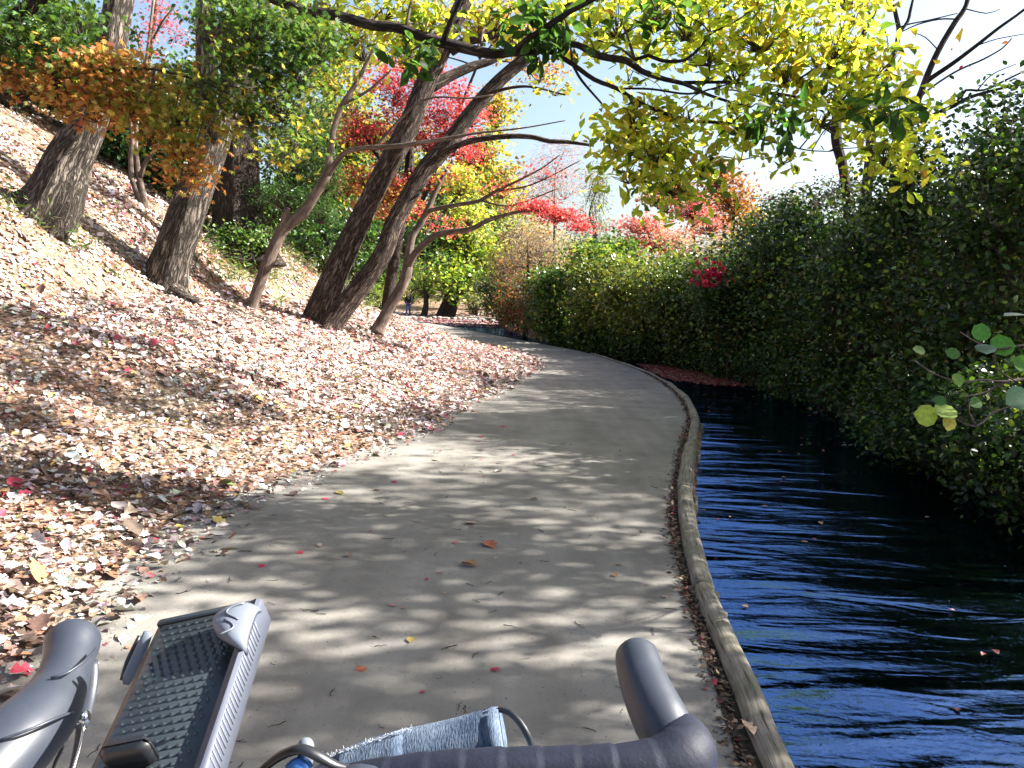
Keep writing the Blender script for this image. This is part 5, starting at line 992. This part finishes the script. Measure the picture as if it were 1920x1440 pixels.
# bar wrapped with tape: each turn overlaps the next
def taped(nm, pts, turn):
    p, r = cpts(pts); q, rr = spline(p, r, .0022)
    s = np.concatenate([[0], np.cumsum(np.linalg.norm(np.diff(q, axis=0), axis=1))])
    f = (s / turn) % 1.0; rr = rr * (.955 + .06 * f ** .6)
    mb = MB(); tube(mb, q, rr, 28, smooth_pts=False); return mb.build(nm, M['tape'], bike, smooth=True)
taped('handlebar', [(660, 1478, .5, 92), (800, 1464, .5, 102), (920, 1458, .5, 106), (1050, 1455, .5, 106), (1160, 1451, .5, 108), (1222, 1446, .502, 114), (1266, 1432, .507, 124), (1283, 1416, .514, 124), (1281, 1400, .524, 114), (1272, 1386, .532, 104)], .0235)
taped('handlebar', [(660, 1478, .5, 92), (500, 1505, .5, 96), (300, 1530, .495, 98), (80, 1560, .475, 104), (-60, 1570, .462, 116), (-110, 1550, .458, 118)], .0235)
mb = MB()   # drops
for sx, q in ((-1, P(-95, 1530, .46)), (1, P(1292, 1430, .51))):
    tube(mb, [q, q + (sx * .01, .06, -.03), q + (sx * .012, .075, -.075), q + (sx * .012, .045, -.125), q + (sx * .012, -.03, -.14), q + (sx * .012, -.09, -.145)], [.016] * 6, 16, .01)
    mb.build('bar_drop', M['tape'], bike, smooth=True); mb = MB()
# brake levers
lv = ctube('brake_lever', [(172, 1238, .60, 22), (170, 1275, .592, 26), (163, 1310, .585, 30), (156, 1340, .58, 30), (152, 1365, .575, 22)], 'hood', 16, sq=.5)
ctube('pivot', [(135, 1352, .568, 16), (150, 1347, .568, 22), (165, 1342, .568, 20)], 'chrome', 16, parent=bike)
ctube('lever_blade', [(152, 1360, .575, 20), (146, 1395, .57, 16), (136, 1440, .56, 14), (122, 1490, .55, 12)], 'blackp', 12, sq=.6)
ctube('brake_lever', [(1212, 1262, .61, 20), (1216, 1300, .60, 22), (1220, 1345, .59, 20), (1222, 1420, .575, 16)], 'hood', 12, sq=.5)
ctube('cable', [(158, 1360, .57, 5), (150, 1400, .565, 5), (138, 1440, .555, 5), (120, 1500, .54, 5)], 'chrome', 8)
ctube('cable', [(135, 1362, .562, 7), (118, 1400, .553, 7), (100, 1440, .545, 7), (90, 1500, .53, 7)], 'blackp', 8)
# bell with its striker arch
bell = MB(); bc = P(573, 1400, .5); r_ = .0052
a = np.linspace(0, 1, 9); prof = [(r_ * math.sin(t * 1.57), r_ * 1.05 * math.cos(t * 1.57)) for t in a] + [(r_ * .98, -.006), (r_ * .6, -.02)]
pp = np.array([bc + UPV * h_ for _, h_ in prof]); tube(bell, pp, np.maximum([q for q, _ in prof], 1e-4), 24, smooth_pts=False); bl_ = bell.build('bell', M['greyp'], bike, smooth=True)
ctube('striker', [(470, 1462, .5, 14), (500, 1436, .497, 22), (532, 1414, .495, 25), (566, 1405, .49, 24), (598, 1418, .49, 25), (628, 1434, .492, 20), (665, 1442, .495, 12)], 'blackp', 14, .003, parent=bl_, sq=.7)
M['bluep'] = plain_mat('blue_anodised_metal', (.05, .16, .42), .3, .5, .4)
ctube('clamp_band', [(548, 1446, .49, 34), (562, 1434, .49, 34), (576, 1446, .49, 30)], 'bluep', 12, .003, parent=bl_)
# stem, steerer, fork, wheels, frame
hx = float(P(680, 1478, .5)[0]); by, bz = float(bar0[1]), float(bar0[2])
def wt(nm, pts, rad, material='frame', seg=16, par=bike):
    mb = MB(); tube(mb, np.array(pts, float), np.array(rad, float), seg, .02); return mb.build(nm, M[material], par, smooth=True)
wt('stem', [(hx, by, bz), (hx, by - .09, bz - .03)], [.02, .022]); wt('steerer', [(hx, by - .1, bz - .02), (hx, by - .045, bz - .2)], [.018, .018])
wt('head_tube', [(hx, by - .045, bz - .2), (hx, by + .0, bz - .36)], [.024, .024])
ax_f = np.array([hx, by + .17, .345]); ax_r = np.array([hx, by - .85, .345])
for sx in (-.045, .045): wt('fork_blade', [(hx + sx * .4, by + .0, bz - .37), (hx + sx, by + .03, .72), (hx + sx, by + .11, .45), (hx + sx, ax_f[1], .345)], [.016, .015, .011, .009])
wt('top_tube', [(hx, by - .03, bz - .24), (hx, by - .58, bz - .36)], [.018, .017]); wt('down_tube', [(hx, by - .005, bz - .34), (hx, by - .43, .28)], [.02, .02])
wt('seat_tube', [(hx, by - .43, .28), (hx, by - .6, .98)], [.018, .016])
for sx in (-.05, .05): wt('chain_stay', [(hx + sx * .5, by - .43, .28), (hx + sx, ax_r[1], .345)], [.011, .009]); wt('seat_stay', [(hx + sx * .4, by - .57, .84), (hx + sx, ax_r[1], .345)], [.009, .008])
mb = MB(); tube(mb, [(hx, by - .74, 1.0), (hx, by - .6, 1.0), (hx, by - .52, 1.0), (hx, by - .46, .995)], [.075, .05, .022, .016], 20, .02, sq=.35); mb.build('saddle', M['blackp'], bike, smooth=True)
for ax in (ax_f, ax_r):
    a = np.linspace(0, 2 * math.pi, 49); mb = MB(); tube(mb, np.stack([np.full(49, ax[0]), ax[1] + .33 * np.cos(a), ax[2] + .33 * np.sin(a)], -1), np.full(49, .0145), 12, smooth_pts=False, caps=False)
    wheel = mb.build('wheel', M['tyre'], bike, smooth=True)
    mb = MB(); tube(mb, np.stack([np.full(49, ax[0]), ax[1] + .305 * np.cos(a), ax[2] + .305 * np.sin(a)], -1), np.full(49, .011), 10, smooth_pts=False, caps=False); mb.build('rim', M['blackp'], wheel, smooth=True)
    mb = MB(); t = np.arange(24) * 2 * math.pi / 24; sd_ = np.where(np.arange(24) % 2, .03, -.03)
    sticks(mb, np.stack([ax[0] + sd_, ax[1] + .02 * np.cos(t + .8), ax[2] + .02 * np.sin(t + .8)], -1), np.stack([np.full(24, ax[0]), ax[1] + .3 * np.cos(t), ax[2] + .3 * np.sin(t)], -1), .001, .001, 4); mb.build('spokes', M['chrome'], wheel)
    wt('hub', [(ax[0] - .05, ax[1], ax[2]), (ax[0] + .05, ax[1], ax[2])], [.017, .017], 'blackp', par=wheel)

# ------------------------------------------------------------------ phone holder
TL, TR, BLc = P(300, 1166, .56), P(482, 1152, .545), P(132, 1520, .43)
ey = nrm(TL - BLc); ex = TR - TL; ex = ex - ey * np.dot(ex, ey); Wd = np.linalg.norm(ex); ex = ex / Wd; nz = np.cross(ex, ey)
if np.dot(nz, -FWD) < 0: nz = -nz
Ht = float(np.linalg.norm(TL - BLc)); O = BLc
ph = thing('phone_holder', O + ex * Wd / 2, 'open phone holder with dark studded tray and pale grey clip, left on the handlebar', 'phone holder')
def loc(x, y, z): return O + np.outer(np.atleast_1d(x), ex) + np.outer(np.atleast_1d(y), ey) + np.outer(np.atleast_1d(z), nz)
def slab(mb, poly2, z0, z1, bev=.0012):
    """extruded outline in the tray's plane with a small bevel"""
    q = np.array(poly2, float); c = q.mean(0); n = len(q); inn = c + (q - c) * (1 - bev / np.abs(q - c).max())
    V = np.concatenate([loc(q[:, 0], q[:, 1], np.full(n, z0)), loc(q[:, 0], q[:, 1], np.full(n, z1 - bev)), loc(inn[:, 0], inn[:, 1], np.full(n, z1))])
    i = np.arange(n); j = (i + 1) % n
    mb.add(V, [np.stack([i, j, n + j, n + i], -1), np.stack([n + i, n + j, 2 * n + j, 2 * n + i], -1), 2 * n + np.arange(n), np.arange(n)[::-1]])
def rrect(x0, y0, x1, y1, r, k=5):
    out = []
    for cx_, cy_, a0 in ((x1 - r, y1 - r, 0), (x0 + r, y1 - r, 90), (x0 + r, y0 + r, 180), (x1 - r, y0 + r, 270)):
        out += [(cx_ + r * math.cos(R(a0 + 90 * t / k)), cy_ + r * math.sin(R(a0 + 90 * t / k))) for t in range(k + 1)]
    return out
mb = MB(); slab(mb, rrect(0, -.01, Wd, Ht, .006), -.010, 0)
st_ = .0062; nxs, nys = int(Wd * .84 / st_), int(Ht * .97 / st_)
for iy in range(nys):
    for ix in range(nxs):
        x, y = st_ * (.5 * (iy % 2)) + .004 + (ix + .5) * st_, .002 + (iy + .5) * st_; h = st_ * .34
        mb.add(loc([x - h, x, x + h, x, x], [y, y - h, y, y + h, y], [-.0004, -.0004, -.0004, -.0004, .0022]), [[[0, 1, 4], [1, 2, 4], [2, 3, 4], [3, 0, 4]]])
mb.build('tray', M['tray'], ph)
mb = MB(); slab(mb, rrect(Wd * .93, -.01, Wd * 1.03, Ht * 1.0, .004), -.016, .005, .003); rim = mb.build('side_rim', M['rim'], ph)
mb = MB()
for k in range(26):
    y = .012 + k * .0042; tube(mb, loc([Wd * 1.03, Wd * 1.03], [y, y + .0012], [-.008, .004]), [.0008, .0008], 6, .01)
mb.build('grip_ribs', M['greyp'], rim, smooth=True)
mb = MB(); slab(mb, rrect(-.0015, Ht - .004, Wd * 1.0, Ht + .001, .002), -.0125, .0012, .001); mb.build('top_rim', M['tray'], ph)
# the clip that folds over the tray's upper right corner
mb = MB(); xs_ = np.linspace(0, 1, 10); nv = 11
cl_y0, cl_y1 = Ht * .63, Ht * .91
grid = []
for t in xs_:      # from the rim inwards over the tray
    x = Wd * (1.045 - .34 * t); z = .009 + .010 * math.sin(min(1, t * 1.15) * 1.9) ** .8 - .004 * t
    half = (cl_y1 - cl_y0) / 2 * (1 - .42 * t ** 2.2); mid = (cl_y1 + cl_y0) / 2 + .006 * t
    for q in np.linspace(-1, 1, nv): grid.append((x + .004 * q * q * t, mid + half * q, z - .005 * q ** 4))
Gd = np.array(grid); top = loc(Gd[:, 0], Gd[:, 1], Gd[:, 2]); bot = loc(Gd[:, 0], Gd[:, 1], Gd[:, 2] - .0035)
i, j = np.meshgrid(np.arange(9), np.arange(nv - 1), indexing='ij'); q = np.stack([i * nv + j, (i + 1) * nv + j, (i + 1) * nv + j + 1, i * nv + j + 1], -1).reshape(-1, 4)
K = 10 * nv; ed = list(range(nv)) + [k * nv + nv - 1 for k in range(1, 10)] + [9 * nv + k for k in range(nv - 2, -1, -1)] + [k * nv for k in range(8, 0, -1)]
ed = np.array(ed); e2 = np.roll(ed, -1)
mb.add(np.concatenate([top, bot]), [q, q[:, ::-1] + K, np.stack([ed, e2, e2 + K, ed + K], -1)])
clip = mb.build('clip', M['greyp'], ph, smooth=True)
def emb(t0, t1, y0, y1, k=9):
    out = []
    for u in np.linspace(0, 1, k):
        t = t0 + (t1 - t0) * math.sin(u * 3.14159); x = Wd * (1.045 - .34 * t); z = .0095 + .010 * math.sin(min(1, t * 1.15) * 1.9) ** .8 - .004 * t
        out.append(loc([x], [cl_y0 + (cl_y1 - cl_y0) * (y0 + (y1 - y0) * u)], [z])[0])
    return np.array(out)
mb = MB(); tube(mb, emb(.25, .62, .88, .5), np.full(9, .0006), 6, .002); tube(mb, emb(.6, .3, .5, .14), np.full(9, .0006), 6, .002); mb.build('embossed_curve', M['greyp'], clip, smooth=True)
# side arm on the left and lower clip, and the clamp down to the bar
p, r = cpts([(278, 1186, .55, 17), (270, 1205, .55, 21), (255, 1240, .545, 23), (241, 1270, .54, 22), (236, 1284, .538, 12)]); mb = MB(); tube(mb, p, r, 18, .004, sq=.55); arm = mb.build('side_arm', M['greyp'], ph, smooth=True)
p, r = cpts([(262, 1192, .556, 8), (240, 1240, .549, 11), (230, 1275, .542, 11)]); mb = MB(); tube(mb, p, r, 12, .004); mb.build('arm_pad', M['blackp'], arm, smooth=True)
mb = MB(); slab(mb, rrect(Wd * .18, Ht * .12, Wd * .58, Ht * .19, .006), .002, .017, .003); mb.build('lower_clip', M['blackp'], ph)
mb = MB(); tube(mb, [O + ex * Wd * .5 + ey * Ht * .35 - nz * .008, O + ex * Wd * .5 + ey * Ht * .25 - nz * .04, P(300, 1530, .495)], [.02, .02, .024], 18, .01); mb.build('clamp', M['blackp'], ph, smooth=True)

# ------------------------------------------------------------------ denim roll strapped on the bar
dn = thing('denim_roll', P(780, 1440, .53), 'faded blue denim roll strapped over the middle of the handlebar', 'roll')
def denim(nm, pts, sq=.8, amp=.05, par=dn):
    p, r = cpts(pts); q, rr = spline(p, r, .004); mb = MB()
    tube(mb, q, rr, 40, smooth_pts=False, ridge=amp, sq=sq, seed=3.0); return mb.build(nm, M['denim'], par, smooth=True)
sl = denim('sleeve', [(560, 1492, .545, 60), (640, 1462, .548, 112), (700, 1445, .55, 126), (770, 1428, .55, 132), (850, 1412, .55, 136), (905, 1398, .55, 138), (931, 1391, .55, 140), (938, 1389, .55, 134)])
denim('cuff', [(918, 1395, .55, 143), (935, 1390, .55, 145), (945, 1388, .55, 138)], amp=.02)
denim('band', [(640, 1463, .545, 118), (700, 1447, .547, 134), (748, 1435, .547, 139), (768, 1430, .547, 138)], amp=.03)
mb = MB(); n = 300; t = rng.random(n); A = P(600, 1424, .545) + np.outer(t, P(772, 1366, .547) - P(600, 1424, .545)) + rng.normal(0, .0008, (n, 3))
sticks(mb, A, A + rng.normal(0, .0009, (n, 3)) + UP * .0006, .00018, .00012, 3, col=(.5, .52, .55)); M['thread'] = plain_mat('frayed_thread', (.45, .48, .52), .95, .1, bmp=0); mb.build('frayed_edge', M['thread'], sl)
mb = MB(); p, r = cpts([(935, 1330, .555, 10), (955, 1336, .55, 13), (975, 1355, .545, 14), (990, 1380, .54, 14), (998, 1402, .53, 14), (1000, 1440, .51, 14)]); tube(mb, p, r, 14, .004, sq=1.0); mb.build('strap', M['blackp'], dn, smooth=True)
bpy.context.view_layer.update()
